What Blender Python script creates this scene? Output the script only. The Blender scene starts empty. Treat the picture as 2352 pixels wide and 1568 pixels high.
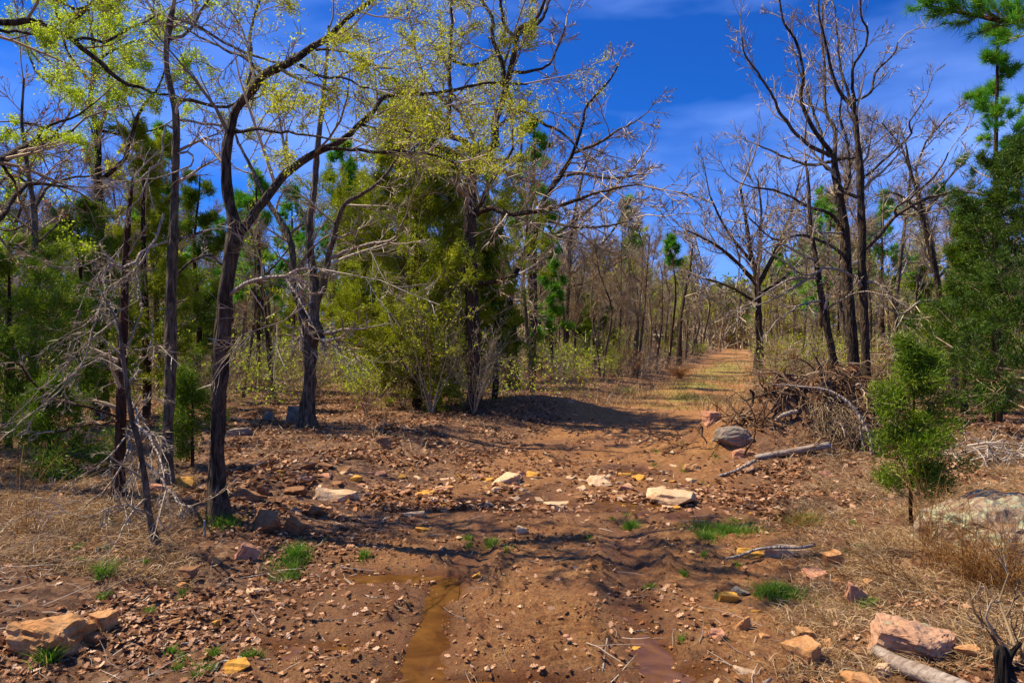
import bpy, bmesh, math
import numpy as np
from mathutils import Vector

# ------------------------------------------------------------------ camera, world, sun
S = bpy.context.scene
COL = S.collection
F = 1568.0; CX = 1176.0; CY = 784.0; EYE = 1.6      # reading scale of the photograph: 2352 x 1568
cam_d = bpy.data.cameras.new('camera'); cam = bpy.data.objects.new('camera', cam_d); COL.objects.link(cam)
cam_d.lens = 24; cam_d.sensor_width = 36; cam_d.clip_end = 2000; cam_d.clip_start = 0.05
cam.location = (0, 0, EYE); cam.rotation_euler = (math.radians(90), 0, 0)
S.camera = cam
S.view_settings.view_transform = 'Standard'; S.view_settings.look = 'None'
S.view_settings.exposure = 0.74; S.view_settings.gamma = 1; S.view_settings.use_curve_mapping = False

SUN_DIR = Vector((-0.62, 0.14, 0.92)).normalized()      # towards the sun: behind the scene, to the left
W = bpy.data.worlds.new('World'); S.world = W; W.use_nodes = True
nt = W.node_tree; nt.nodes.clear()
def N(t, tree, **k):
    n = tree.nodes.new(t)
    for a, b in k.items(): setattr(n, a, b)
    return n
out = N('ShaderNodeOutputWorld', nt); bg = N('ShaderNodeBackground', nt)
sky = N('ShaderNodeTexSky', nt, sky_type='NISHITA'); sky.sun_disc = False
sky.sun_elevation = math.asin(SUN_DIR.z); sky.sun_rotation = math.atan2(SUN_DIR.x, SUN_DIR.y)
sky.altitude = 300; sky.air_density = 1.0; sky.dust_density = 0.15; sky.ozone_density = 5.0
grade = N('ShaderNodeMix', nt, data_type='RGBA', blend_type='MULTIPLY'); grade.inputs[0].default_value = 1
grade.inputs[7].default_value = (0.13, 0.63, 1.55, 1)      # deep polarised blue
tc = N('ShaderNodeTexCoord', nt); mp = N('ShaderNodeMapping', nt); mp.inputs['Scale'].default_value = (1.2, 1.2, 4.2)
mp.inputs['Rotation'].default_value = (0.25, 0.12, 0.3)
cn = N('ShaderNodeTexNoise', nt); cn.inputs['Scale'].default_value = 1.5; cn.inputs['Detail'].default_value = 5; cn.inputs['Roughness'].default_value = 0.5
cr = N('ShaderNodeMapRange', nt); cr.inputs[1].default_value = 0.44; cr.inputs[2].default_value = 0.68; cr.inputs[3].default_value = 0; cr.inputs[4].default_value = 0.62
cm = N('ShaderNodeMix', nt, data_type='RGBA'); cm.inputs[7].default_value = (4.2, 7.0, 16.0, 1)
L = nt.links.new
L(sky.outputs[0], grade.inputs[6]); L(tc.outputs['Generated'], mp.inputs[0]); L(mp.outputs[0], cn.inputs['Vector'])
L(cn.outputs['Fac'], cr.inputs[0]); L(cr.outputs[0], cm.inputs[0]); L(grade.outputs[2], cm.inputs[6])
L(cm.outputs[2], bg.inputs['Color']); L(bg.outputs[0], out.inputs[0])
bg.inputs['Strength'].default_value = 0.058

sd = bpy.data.lights.new('sun', 'SUN'); sd.energy = 5.0; sd.angle = math.radians(0.53); sd.color = (1.0, 0.86, 0.64)
sun = bpy.data.objects.new('sun', sd); COL.objects.link(sun)
sun.rotation_euler = SUN_DIR.to_track_quat('Z', 'Y').to_euler(); sun.location = (-20, 20, 40)

rng = np.random.default_rng(11)

# ------------------------------------------------------------------ noise
def vnoise(x, y, seed=0):
    xi = np.floor(x).astype(np.int64); yi = np.floor(y).astype(np.int64)
    fx = x - xi; fy = y - yi; fx = fx*fx*(3-2*fx); fy = fy*fy*(3-2*fy)
    def h(a, b):
        n = (a*374761393 + b*668265263 + seed*1274126177) & 0x7fffffff
        n = ((n ^ (n >> 13)) * 1103515245) & 0x7fffffff
        n = ((n ^ (n >> 16)) * 1103515245) & 0x7fffffff
        return n / 0x7fffffff
    return (h(xi, yi)*(1-fx)+h(xi+1, yi)*fx)*(1-fy) + (h(xi, yi+1)*(1-fx)+h(xi+1, yi+1)*fx)*fy - 0.5
def fbm(x, y, o=4, seed=0):
    s = 0; a = 1
    for i in range(o):
        s = s + a*vnoise(x*(2.03**i)+i*17.3, y*(2.03**i)-i*9.1, seed+i); a *= 0.5
    return s
def sstep(v, a, b):
    t = np.clip((v-a)/(b-a), 0, 1); return t*t*(3-2*t)

# ------------------------------------------------------------------ terrain
TY = np.array([-400, -5, 4, 6.5, 9, 12, 17, 24, 38, 80, 160, 420.]); TX = np.array([.13, .13, .13, .5, 1.2, 2.2, 4.0, 6.6, 11.8, 26, 52.5, 138.])
def tcx(y): return np.interp(y, TY, TX)
# basins that hold water: x, y, rx, ry, depth
PUD = [(-.47, 3.65, .105, 1.05, .058), (-.20, 3.26, .42, .09, .045), (.72, 3.62, .11, .40, .055), (.80, 3.36, .18, .09, .04), (1.63, 6.28, .20, .10, .045),
       (1.15, 6.72, .5, .26, .055), (-.95, 4.75, .50, .12, .040), (-1.05, 3.70, .34, .11, .034), (1.45, 8.5, .30, .25, .04), (.35, 7.0, .4, .18, .04), (1.05, 3.05, .2, .1, .04), (-.42, 4.55, .13, .28, .045)]
PLV = []
def basins(x, y, h):
    dep = 0*x
    for i, (a, b, rx, ry, dp) in enumerate(PUD[:len(PLV)]):
        rho = np.sqrt(((x-a)/rx)**2 + ((y-b)/ry)**2); w = 1-sstep(rho, 1.1, 2.9); rho = rho*(1+.75*fbm(x/.17, y/.17, 3, 300+i))
        h = h*(1-w) + PLV[i]*w; dep = np.maximum(dep, dp*np.exp(-rho**2.6))
    return h-dep
def bmask(x, y):
    m = 0*x
    for (a, b, rx, ry, dp) in PUD: m = np.maximum(m, 1-sstep(np.sqrt(((x-a)/rx)**2+((y-b)/ry)**2), .9, 1.5))
    return m
def Hs(x, y):
    x = np.asarray(x, float); y = np.asarray(y, float)
    d = x - tcx(y)
    far = sstep(y, 10, 60)
    h = fbm(x/14+3, y/14, 2, 5)*(0.25+0.9*far)*sstep(np.abs(d), 1.5, 12)
    h = h + 0.20*sstep(-d, 1.5, 3.6) + 0.15*sstep(d, 1.3, 3.0)
    h = h + 0.06*fbm(x/1.3, y/1.3, 3, 9)
    h = h + 0.35*sstep(y, 25, 120)
    near = 1-sstep(y, 4.6, 6.6)
    for c in (-.60, .59):
        q = (d-c+0.05*vnoise(y*1.2, y*0+c, 3))
        h = h - near*(0.060*np.exp(-(q/.13)**2) - 0.024*np.exp(-((np.abs(q)-.25)/.07)**2))
    sb = (y - (6.95+0.10*x+0.3*vnoise(x*.8, x*0, 31)))/0.62
    h = h - 0.07*np.exp(-sb*sb)*(1-sstep(np.abs(x-.5), 2.2, 4.0))
    h = basins(x, y, h)
    # heap of earth pushed up on the right of the track
    g = np.exp(-(((x-4.15)/1.45)**2 + ((y-9.9)/1.0)**2)**1.2)
    h = h + g*(0.72 + 1.1*fbm(x*1.6, y*1.6, 4, 77))
    g = np.exp(-(((x-3.1)/.75)**2 + ((y-9.3)/.6)**2))
    h = h + 0.25*g
    g = np.exp(-(((x-1.0)/1.6)**2 + ((y-15.5)/1.0)**2)); h = h + 0.22*g      # low spoil ridge at the left side
    return h
_raw = [float(Hs(np.array(q[0]+0.), np.array(q[1]+0.))) for q in PUD]
_l = (_raw[0]+_raw[11])/2+.030; _r = _raw[2]+.015
PLV.extend([{0: _l, 1: _l, 6: _l, 7: _l, 11: _l, 2: _r, 3: _r, 10: _r, 5: _raw[4], 9: _raw[9]}.get(i_, _raw[i_]) for i_ in range(len(PUD))])
def H(x, y):
    x = np.asarray(x, float); y = np.asarray(y, float)
    d = x - tcx(y)
    h = Hs(x, y)
    nr = 1-sstep(y, 9, 22)
    nr = nr*(1-.72*bmask(x, y))*(1-.6*(sstep(x, .05, .16)-sstep(x, .42, .52))*(1-sstep(y, 4.2, 4.8)))
    h = h + nr*(0.026*fbm(x/.20, y/.20, 3, 21) + 0.032*np.abs(fbm(x/.07, y/.07, 3, 41)))
    clod = np.clip(fbm(x/.045, y/.045, 2, 55)-.18, 0, 1)*np.clip(fbm(x/.5, y/.5, 2, 56)+.25, 0, .5)
    h = h + nr*(.13+.25*np.exp(-((np.abs(np.abs(d)-.60)-.24)/.08)**2)*(1-sstep(y, 5, 6.5)))*clod
    tr = (sstep(x, .10, .16)-sstep(x, .42, .48))*(sstep(y, 2.9, 3.1)-sstep(y, 3.9, 4.4))
    h = h + tr*0.020*np.sin(2*math.pi*(y+0.05*np.abs(x-.29)*8)/.062)*(0.6+vnoise(x*9, y*9, 91))
    tr = (sstep(x, 0.0, .15)-sstep(x, 1.3, 1.6))*(sstep(y, 8.6, 9.4)-sstep(y, 12.5, 14))
    h = h + tr*0.022*np.sin(2*math.pi*(y+.35*x)/.30)
    return h
def wet_at(x, y):
    d = x - tcx(y)
    w = 0*x
    for (a, b, rx, ry, dp) in PUD:
        w = np.maximum(w, 1.25*np.exp(-(((x-a)/(rx*1.5))**2+((y-b)/(ry*1.6))**2)))
    sb = (y - (6.75+0.10*x))/0.75
    w = np.maximum(w, .85*np.exp(-sb*sb)*(1-sstep(np.abs(x-.6), 1.8, 3.2)))
    for c in (-.60, .59):
        w = np.maximum(w, .7*np.exp(-((d-c)/.25)**2)*(1-sstep(y, 5.5, 8)))
    w = np.maximum(w, .7*np.exp(-((x+1.1)/.9)**2-((y-4.0)/.9)**2))
    w = np.maximum(w, .45*np.exp(-((x-1.2)/1.6)**2-((y-10.5)/.7)**2))
    w = np.maximum(w, .55*np.clip(.05+1.8*fbm(x/.9+5, y/.9, 3, 66), 0, 1)*(np.abs(d) < 2.2)*(1-sstep(y, 10, 13)))
    return np.clip(w+0.45*fbm(x/.35, y/.35, 3, 61)*(w+.15)*1.5, 0, 1)
def litter_at(x, y):
    d = x - tcx(y)
    l = np.maximum(sstep(-d, 1.1, 2.1), sstep(d, 1.3, 2.2))
    l = np.where((y > 12), np.maximum(sstep(-d, 1.4, 2.4), sstep(d, 1.4, 2.4)), l)
    return np.clip(l + 0.5*fbm(x/.8, y/.8, 3, 71), 0, 1)
def green_at(x, y):
    d = x - tcx(y)
    g = .8*sstep(y, 15, 20)*np.exp(-(d/1.25)**2)*(1-.75*sstep(y, 34, 60))
    return np.clip(g*(.8+2.6*fbm(x/1.0, y/2.0, 4, 81)), 0, 1)
def at(px, py):
    """ground point seen at a pixel"""
    k = (px-CX)/F; m = (py-CY)/F
    Y = np.concatenate([np.arange(2.4, 14, .01), np.arange(14, 150, .05)])
    g = EYE - m*Y - Hs(k*Y, Y)
    i = np.where(g <= 0)[0]
    y = float(Y[i[0]]) if len(i) else 120.0
    return k*y, y, float(H(k*y, y))
def P3(px, py, y): return np.array([(px-CX)/F*y, y, EYE-(py-CY)/F*y])

# ------------------------------------------------------------------ object helpers
def mkmesh(name, V, Fs, var=None, smooth=True):
    me = bpy.data.meshes.new(name)
    V = np.asarray(V, np.float32).reshape(-1, 3)
    if not isinstance(Fs, list): Fs = [Fs]
    Fs = [np.asarray(f, np.int32) for f in Fs if len(f)]
    loops = np.concatenate([f.ravel() for f in Fs]); tot = np.concatenate([np.full(len(f), f.shape[1], np.int32) for f in Fs])
    st = np.concatenate([[0], np.cumsum(tot)[:-1]]).astype(np.int32)
    me.vertices.add(len(V)); me.vertices.foreach_set('co', V.ravel())
    me.loops.add(len(loops)); me.loops.foreach_set('vertex_index', loops)
    me.polygons.add(len(tot)); me.polygons.foreach_set('loop_start', st)
    me.polygons.foreach_set('use_smooth', np.full(len(tot), smooth, bool))
    if var is not None:
        for k, v in (var.items() if isinstance(var, dict) else {'var': var}.items()):
            a = me.attributes.new(k, 'FLOAT', 'POINT'); a.data.foreach_set('value', np.asarray(v, np.float32))
    me.update(calc_edges=True)
    return me
def link(name, me, mat, parent=None, loc=None, kind=None):
    if mat is not None and not me.materials: me.materials.append(mat)
    o = bpy.data.objects.new(name, me); COL.objects.link(o)
    if parent is not None: o.parent = parent
    if loc is not None: o.location = loc
    if kind: o['kind'] = kind
    return o
def tag(o, label, cat, group=None, kind=None):
    o['label'] = label; o['category'] = cat
    if group: o['group'] = group
    if kind: o['kind'] = kind
    return o
def empty(name, loc=(0, 0, 0)):
    o = bpy.data.objects.new(name, None); COL.objects.link(o); o.location = [float(v) for v in loc]; o.empty_display_size = .2; return o
def dup(o, loc, rz, sc, label, group, tilt=0):
    c = o.copy(); COL.objects.link(c)
    c.location = [float(v) for v in loc]; c.rotation_euler = (tilt, 0, float(rz)); c.scale = sc if isinstance(sc, tuple) else (sc, sc, sc)
    c['label'] = label; c['group'] = group
    for ch in o.children:
        k = ch.copy(); COL.objects.link(k); k.parent = c
    return c

# ------------------------------------------------------------------ materials
def mat(name): 
    m = bpy.data.materials.new(name); m.use_nodes = True; t = m.node_tree; t.nodes.clear()
    o = N('ShaderNodeOutputMaterial', t); return m, t, o
def ramp(t, stops, fac=None):
    r = N('ShaderNodeValToRGB', t); e = r.color_ramp.elements
    while len(e) < len(stops): e.new(.5)
    for i, (p, c) in enumerate(stops): e[i].position = p; e[i].color = (*c, 1)
    if fac is not None: t.links.new(fac, r.inputs[0])
    return r.outputs[0]
def noise(t, sc, det=4, rough=.55, vec=None, dist=0):
    n = N('ShaderNodeTexNoise', t); n.inputs['Scale'].default_value = sc; n.inputs['Detail'].default_value = det; n.inputs['Roughness'].default_value = rough
    n.inputs['Distortion'].default_value = dist
    if vec is not None: t.links.new(vec, n.inputs['Vector'])
    return n.outputs['Fac']
def mixc(t, f, a, b, mode='MIX'):
    m = N('ShaderNodeMix', t, data_type='RGBA', blend_type=mode)
    for i, v in ((0, f), (6, a), (7, b)):
        if isinstance(v, (int, float)): m.inputs[i].default_value = v
        elif isinstance(v, tuple): m.inputs[i].default_value = (*v, 1)
        else: t.links.new(v, m.inputs[i])
    return m.outputs[2]
def mr(t, v, a, b, c=0, d=1):
    m = N('ShaderNodeMapRange', t); t.links.new(v, m.inputs[0])
    for i, q in enumerate((a, b, c, d)): m.inputs[i+1].default_value = q
    return m.outputs[0]
def bump(t, h, strength, dist):
    b = N('ShaderNodeBump', t); b.inputs['Strength'].default_value = strength; b.inputs['Distance'].default_value = dist
    t.links.new(h, b.inputs['Height']); return b.outputs[0]
def pbsdf(t, o, col, rough, nrm=None, spec=.3):
    p = N('ShaderNodeBsdfPrincipled', t)
    if isinstance(col, tuple): p.inputs['Base Color'].default_value = (*col, 1)
    else: t.links.new(col, p.inputs['Base Color'])
    if isinstance(rough, (int, float)): p.inputs['Roughness'].default_value = rough
    else: t.links.new(rough, p.inputs['Roughness'])
    p.inputs['Specular IOR Level'].default_value = spec
    if nrm is not None: t.links.new(nrm, p.inputs['Normal'])
    t.links.new(p.outputs[0], o.inputs[0]); return p
def gcoord(t): return N('ShaderNodeNewGeometry', t).outputs['Position']
def ocoord(t): return N('ShaderNodeTexCoord', t).outputs['Object']
def attr(t, n): return N('ShaderNodeAttribute', t, attribute_name=n).outputs['Fac']

def m_ground():
    m, t, o = mat('ground_earth'); g = gcoord(t)
    n1 = noise(t, 1.3, 8, .65, g); n2 = noise(t, 9, 6, .7, g); n3 = noise(t, 60, 4, .7, g)
    dirt = mixc(t, mr(t, n1, .35, .65), (.43, .185, .054), (.29, .112, .034))
    dirt = mixc(t, mr(t, n2, .42, .66), dirt, (.56, .29, .10)); dirt = mixc(t, mr(t, noise(t, 22, 5, .7, g), .5, .62, 0, .6), dirt, (.15, .062, .024))
    dirt = mixc(t, mr(t, n3, .48, .68, 0, .85), dirt, (.085, .034, .013))
    v = N('ShaderNodeTexVoronoi', t); v.inputs['Scale'].default_value = 26; t.links.new(g, v.inputs['Vector'])
    litc = ramp(t, [(0, (.06, .026, .012)), (.35, (.20, .088, .034)), (.65, (.34, .165, .072)), (1, (.48, .29, .15))], N('ShaderNodeSeparateColor', t).outputs[0])
    sc = t.nodes[-1] if False else None
    sep = [n for n in t.nodes if n.bl_idname == 'ShaderNodeSeparateColor'][0]; t.links.new(v.outputs['Color'], sep.inputs[0])
    lit = mixc(t, mr(t, n2, .35, .65, 0, .8), litc, (.11, .050, .024))
    c = mixc(t, attr(t, 'litter'), dirt, lit)
    gr = mixc(t, mr(t, n2, .4, .6), (.22, .22, .03), (.36, .25, .07))
    c = mixc(t, attr(t, 'green'), c, gr)
    c = mixc(t, attr(t, 'wet'), c, mixc(t, mr(t, n2, .4, .6), (.19, .072, .020), (.10, .036, .012)))
    rg = mr(t, attr(t, 'wet'), .2, .9, .92, .18)
    nb = bump(t, noise(t, 38, 9, .8, g), 1.0, .045)
    pbsdf(t, o, c, rg, nb, .4)
    return m
def m_water():
    m, t, o = mat('puddle_water'); g = gcoord(t)
    c = mixc(t, mr(t, noise(t, 3.5, 5, .6, g, 1.5), .35, .65), (.15, .066, .017), (.075, .030, .010))
    p = pbsdf(t, o, c, .02, bump(t, noise(t, 14, 2, .5, g), .10, .01), .5); p.inputs['IOR'].default_value = 1.33
    return m
def m_bark(name, dark, light, sc=9, warm=(.10, .058, .034)):
    m, t, o = mat(name); oc = ocoord(t)
    mp = N('ShaderNodeMapping', t); mp.inputs['Scale'].default_value = (1, 1, .22); t.links.new(oc, mp.inputs[0])
    n = noise(t, sc*3, 6, .7, mp.outputs[0], .6); n2 = noise(t, 2.2, 5, .6, oc)
    c = mixc(t, mr(t, n, .42, .68), dark, light)
    c = mixc(t, mr(t, n2, .5, .72, 0, .6), c, warm)
    v = N('ShaderNodeTexVoronoi', t, feature='DISTANCE_TO_EDGE'); v.inputs['Scale'].default_value = sc*2.2; t.links.new(mp.outputs[0], v.inputs['Vector'])
    hh = mixc(t, .5, mr(t, v.outputs['Distance'], 0, .25), n)
    pbsdf(t, o, c, .9, bump(t, hh, 1.0, .03), .15)
    return m
def m_leaf(name, stops, trans=.45):
    m, t, o = mat(name); c = ramp(t, stops, attr(t, 'var'))
    d = N('ShaderNodeBsdfDiffuse', t); tr = N('ShaderNodeBsdfTranslucent', t); gl = N('ShaderNodeBsdfGlossy', t); gl.inputs['Roughness'].default_value = .45
    t.links.new(c, d.inputs[0]); t.links.new(c, tr.inputs[0])
    mx = N('ShaderNodeMixShader', t); mx.inputs[0].default_value = trans
    t.links.new(d.outputs[0], mx.inputs[1]); t.links.new(tr.outputs[0], mx.inputs[2])
    m2 = N('ShaderNodeMixShader', t); m2.inputs[0].default_value = .015; t.links.new(mx.outputs[0], m2.inputs[1]); t.links.new(gl.outputs[0], m2.inputs[2])
    t.links.new(m2.outputs[0], o.inputs[0]); return m
def m_rock(name, a, b, c3, lichen=0):
    m, t, o = mat(name); oc = ocoord(t)
    c = mixc(t, mr(t, noise(t, 3.5, 6, .65, oc, .5), .38, .64), a, b)
    mp = N('ShaderNodeMapping', t); mp.inputs['Scale'].default_value = (1, 1, 6); t.links.new(oc, mp.inputs[0])
    c = mixc(t, mr(t, noise(t, 5, 5, .6, mp.outputs[0]), .5, .68, 0, .65), c, c3)
    n = noise(t, 38, 6, .75, oc)
    c = mixc(t, mr(t, n, .46, .70, 0, .7), c, tuple(v*.32 for v in a)); c = mixc(t, mr(t, noise(t, 1.6, 5, .6, oc), .55, .7, 0, .6), c, (.20, .085, .032))
    if lichen:
        l = noise(t, 8.5, 12, .78, oc, .4)
        lc = mixc(t, mr(t, noise(t, 30, 4, .7, oc), .4, .6), (.42, .43, .27), (.27, .29, .16))
        c = mixc(t, mr(t, l, .60-.09*lichen, .62-.09*lichen), c, lc)
    pbsdf(t, o, c, .9, bump(t, mixc(t, .5, n, noise(t, 11, 6, .6, oc)), .8, .02), .2)
    return m
M = {}
M['ground'] = m_ground(); M['water'] = m_water()
M['bark'] = m_bark('dark_ridged_bark', (.018, .013, .009), (.145, .105, .070))
M['bark_grey'] = m_bark('grey_oak_bark', (.05, .037, .028), (.25, .195, .125))
M['bark_black'] = m_bark('charred_bark', (.008, .007, .006), (.035, .028, .024), warm=(.02, .012, .01))
M['bark_red'] = m_bark('red_brown_bark', (.030, .014, .008), (.12, .060, .036))
M['deadwood'] = m_bark('bleached_deadwood', (.26, .20, .15), (.58, .50, .41), 12, (.36, .25, .17))
def m_log():
    m, t, o = mat('weathered_log_wood'); mp = N('ShaderNodeMapping', t); mp.inputs['Scale'].default_value = (.7, 5, 5); t.links.new(ocoord(t), mp.inputs[0])
    n = noise(t, 9, 6, .65, mp.outputs[0], .3)
    c = mixc(t, mr(t, n, .35, .65), (.17, .125, .095), (.42, .35, .29)); c = mixc(t, mr(t, noise(t, 3, 4, .6, ocoord(t)), .55, .7, 0, .5), c, (.20, .13, .085))
    pbsdf(t, o, c, .9, bump(t, n, .7, .012), .15); return m
M['log'] = m_log()
M['twig'] = m_leaf('grey_twig', [(0, (.13, .095, .055)), (.6, (.36, .28, .18)), (1, (.62, .52, .37))], .0)
M['twig_brown'] = m_leaf('brown_twig', [(0, (.12, .075, .038)), (.6, (.35, .25, .14)), (1, (.56, .43, .27))], .0)
M['twig_dead'] = m_leaf('dead_twig', [(0, (.20, .15, .105)), (.5, (.40, .32, .24)), (1, (.60, .52, .42))], .0)
M['root_dark'] = m_leaf('earthy_root', [(0, (.04, .020, .010)), (.6, (.15, .085, .045)), (.9, (.30, .20, .12)), (1, (.50, .40, .29))], .0)
M['spring'] = m_leaf('spring_leaf', [(0, (.24, .34, .008)), (.5, (.50, .64, .018)), (.9, (.66, .78, .08)), (1, (.40, .24, .04))], .5)
M['spring_gold'] = m_leaf('golden_catkin', [(0, (.28, .28, .006)), (.5, (.56, .58, .014)), (1, (.66, .76, .08))], .45)
M['cedar'] = m_leaf('cedar_spray', [(0, (.040, .090, .005)), (.5, (.12, .21, .010)), (.85, (.24, .30, .014)), (1, (.20, .15, .03))], .30)
M['cedar_gold'] = m_leaf('olive_cedar_spray', [(0, (.085, .110, .004)), (.5, (.25, .30, .010)), (.85, (.44, .47, .018)), (1, (.26, .17, .03))], .35)
M['cedar_dark'] = m_leaf('dark_cedar_spray', [(0, (.020, .052, .006)), (.6, (.064, .125, .010)), (1, (.16, .21, .018))], .25)
M['pine'] = m_leaf('pine_needle', [(0, (.04, .17, .014)), (.5, (.11, .36, .022)), (1, (.36, .52, .03))], .30)
M['litter'] = m_leaf('fallen_leaf', [(0, (.07, .028, .013)), (.35, (.22, .095, .042)), (.7, (.42, .215, .105)), (.93, (.56, .34, .20)), (1, (.64, .45, .30))], .15)
M['straw'] = m_leaf('dry_grass_blade', [(0, (.12, .065, .026)), (.4, (.34, .21, .09)), (.8, (.55, .38, .20)), (1, (.66, .51, .32))], .25)
M['straw_orange'] = m_leaf('orange_bluestem_blade', [(0, (.24, .10, .025)), (1, (.55, .30, .09))], .25)
M['grass'] = m_leaf('green_grass_blade', [(0, (.035, .105, .008)), (.5, (.095, .24, .012)), (.85, (.20, .33, .03)), (1, (.42, .34, .12))], .4)
M['grass_dry'] = m_leaf('yellowing_grass_blade', [(0, (.11, .12, .015)), (.5, (.25, .23, .035)), (1, (.42, .31, .11))], .3)
M['red_leaf'] = m_leaf('russet_leaf', [(0, (.20, .045, .015)), (1, (.42, .13, .035))], .4)
M['tan'] = m_rock('tan_sandstone', (.46, .22, .075), (.58, .33, .15), (.34, .13, .045))
M['pale'] = m_rock('pale_sandstone', (.58, .38, .21), (.68, .49, .31), (.46, .25, .11))
M['ochre'] = m_rock('ochre_sandstone', (.58, .27, .03), (.66, .38, .10), (.38, .15, .03))
M['pinkrock'] = m_rock('pink_sandstone', (.48, .21, .115), (.58, .33, .20), (.32, .13, .07))
M['brownrock'] = m_rock('brown_stone', (.25, .115, .05), (.35, .185, .09), (.14, .06, .03))
M['greyrock'] = m_rock('grey_stone', (.22, .17, .13), (.32, .26, .20), (.13, .10, .08), .15)
M['lichen'] = m_rock('lichen_covered_stone', (.26, .18, .12), (.38, .28, .19), (.20, .11, .06), .95)
M['lichen_bit'] = m_rock('stone_with_some_lichen', (.44, .24, .14), (.54, .34, .21), (.28, .15, .09), .25)

# ------------------------------------------------------------------ ground sheet
ncol = 420
ty = np.concatenate([-np.geomspace(400, 3, 24), np.linspace(-2.5, 2.4, 24), np.arange(2.43, 5.2, .0155), 5.2+np.cumsum(np.geomspace(.0155, .05, 160)), [0]])[:-1]
y = ty[-1]; st = .045; ext = []
while y < 620: st *= 1.022; y += st; ext.append(y)
ty = np.concatenate([ty, ext]); u = np.linspace(-1, 1, ncol)
half = np.maximum(3.3, np.abs(ty)*.92)
half = np.where(ty < 2.4, np.maximum(half, 3.3 + (2.4-ty)*1.0), half)
fan = np.sign(u)*np.abs(u)
fan = np.where(np.abs(u) > .97, np.sign(u)*(.97+(np.abs(u)-.97)*14), fan)
X = half[:, None]*fan[None, :]; Yg = np.repeat(ty[:, None], ncol, 1)
Z = H(X, Yg)
i = np.arange(len(ty)-1)[:, None]*ncol + np.arange(ncol-1)[None, :]
quads = np.stack([i, i+1, i+ncol+1, i+ncol], -1).reshape(-1, 4)
gx, gy = X.ravel(), Yg.ravel()
ground = link('ground', mkmesh('ground', np.stack([gx, gy, Z.ravel()], 1), quads, {'wet': wet_at(gx, gy), 'litter': litter_at(gx, gy), 'green': green_at(gx, gy)}), M['ground'], kind='structure')

# water standing in the basins
def puddle(a, b, rx, ry, dz, rot=0):
    n = 40; an = np.linspace(0, 2*math.pi, n, endpoint=False)
    rr = 1.35*(1+.3*vnoise(np.cos(an)*2+a*9, np.sin(an)*2+b*9, 5))
    vs = np.concatenate([[[0, 0, 0]], np.stack([np.cos(an)*rx*rr, np.sin(an)*ry*rr, an*0], 1)])
    fs = np.array([[0, k+1, (k+1) % n+1] for k in range(n)])
    z = dz
    o = link('puddle', mkmesh('puddle', vs, fs, smooth=False), M['water'], loc=(a, b, z), kind='structure')
for i_, ((a, b, rx, ry, dp), lv_) in enumerate(zip(PUD, PLV)): puddle(a, b, rx, ry, lv_-.024-.0005*i_)

# ------------------------------------------------------------------ wood: tubes and growth (all batched)
def nrm(v): return v/np.maximum(np.linalg.norm(v, axis=-1, keepdims=True), 1e-9)
def tubes(P, R, sides=4, rough=0, seed=0):
    """P (n,k,3) R (n,k) -> verts, quads"""
    P = np.asarray(P, float); R = np.asarray(R, float); n, k, _ = P.shape
    T = nrm(np.gradient(P, axis=1))
    ref = np.where(np.abs(T[:, :1, 2:3]) > .8, np.array([1., 0, 0]), np.array([0, 0, 1.]))
    ref = np.repeat(ref, k, 1)
    A = nrm(np.cross(T, ref)); B = np.cross(T, A)
    th = np.linspace(0, 2*math.pi, sides, endpoint=False)
    rr = R[:, :, None]*np.ones(sides)
    if rough:
        s = np.cumsum(np.linalg.norm(np.diff(P, axis=1, prepend=P[:, :1]), axis=-1), 1)
        uu = (np.cos(th)*2.3)[None, None, :]+np.arange(n)[:, None, None]*7; vv = (np.sin(th)*2.3)[None, None, :]
        rr = rr*(1+rough*(vnoise(uu+s[:, :, None]*2.5, vv+s[:, :, None]*1.1, seed)*1.6 + 1.0*vnoise(uu*2.2+s[:, :, None]*9, vv*2.2, seed+3)))
    V = P[:, :, None, :] + rr[..., None]*(np.cos(th)[None, None, :, None]*A[:, :, None, :] + np.sin(th)[None, None, :, None]*B[:, :, None, :])
    b = (np.arange(n)*k*sides)[:, None, None]; j = np.arange(k-1)[None, :, None]*sides; q = np.arange(sides)[None, None, :]
    q2 = (q+1) % sides
    Fq = np.stack([b+j+q, b+j+q2, b+j+sides+q2, b+j+sides+q], -1).reshape(-1, 4)
    return V.reshape(-1, 3), Fq
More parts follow.
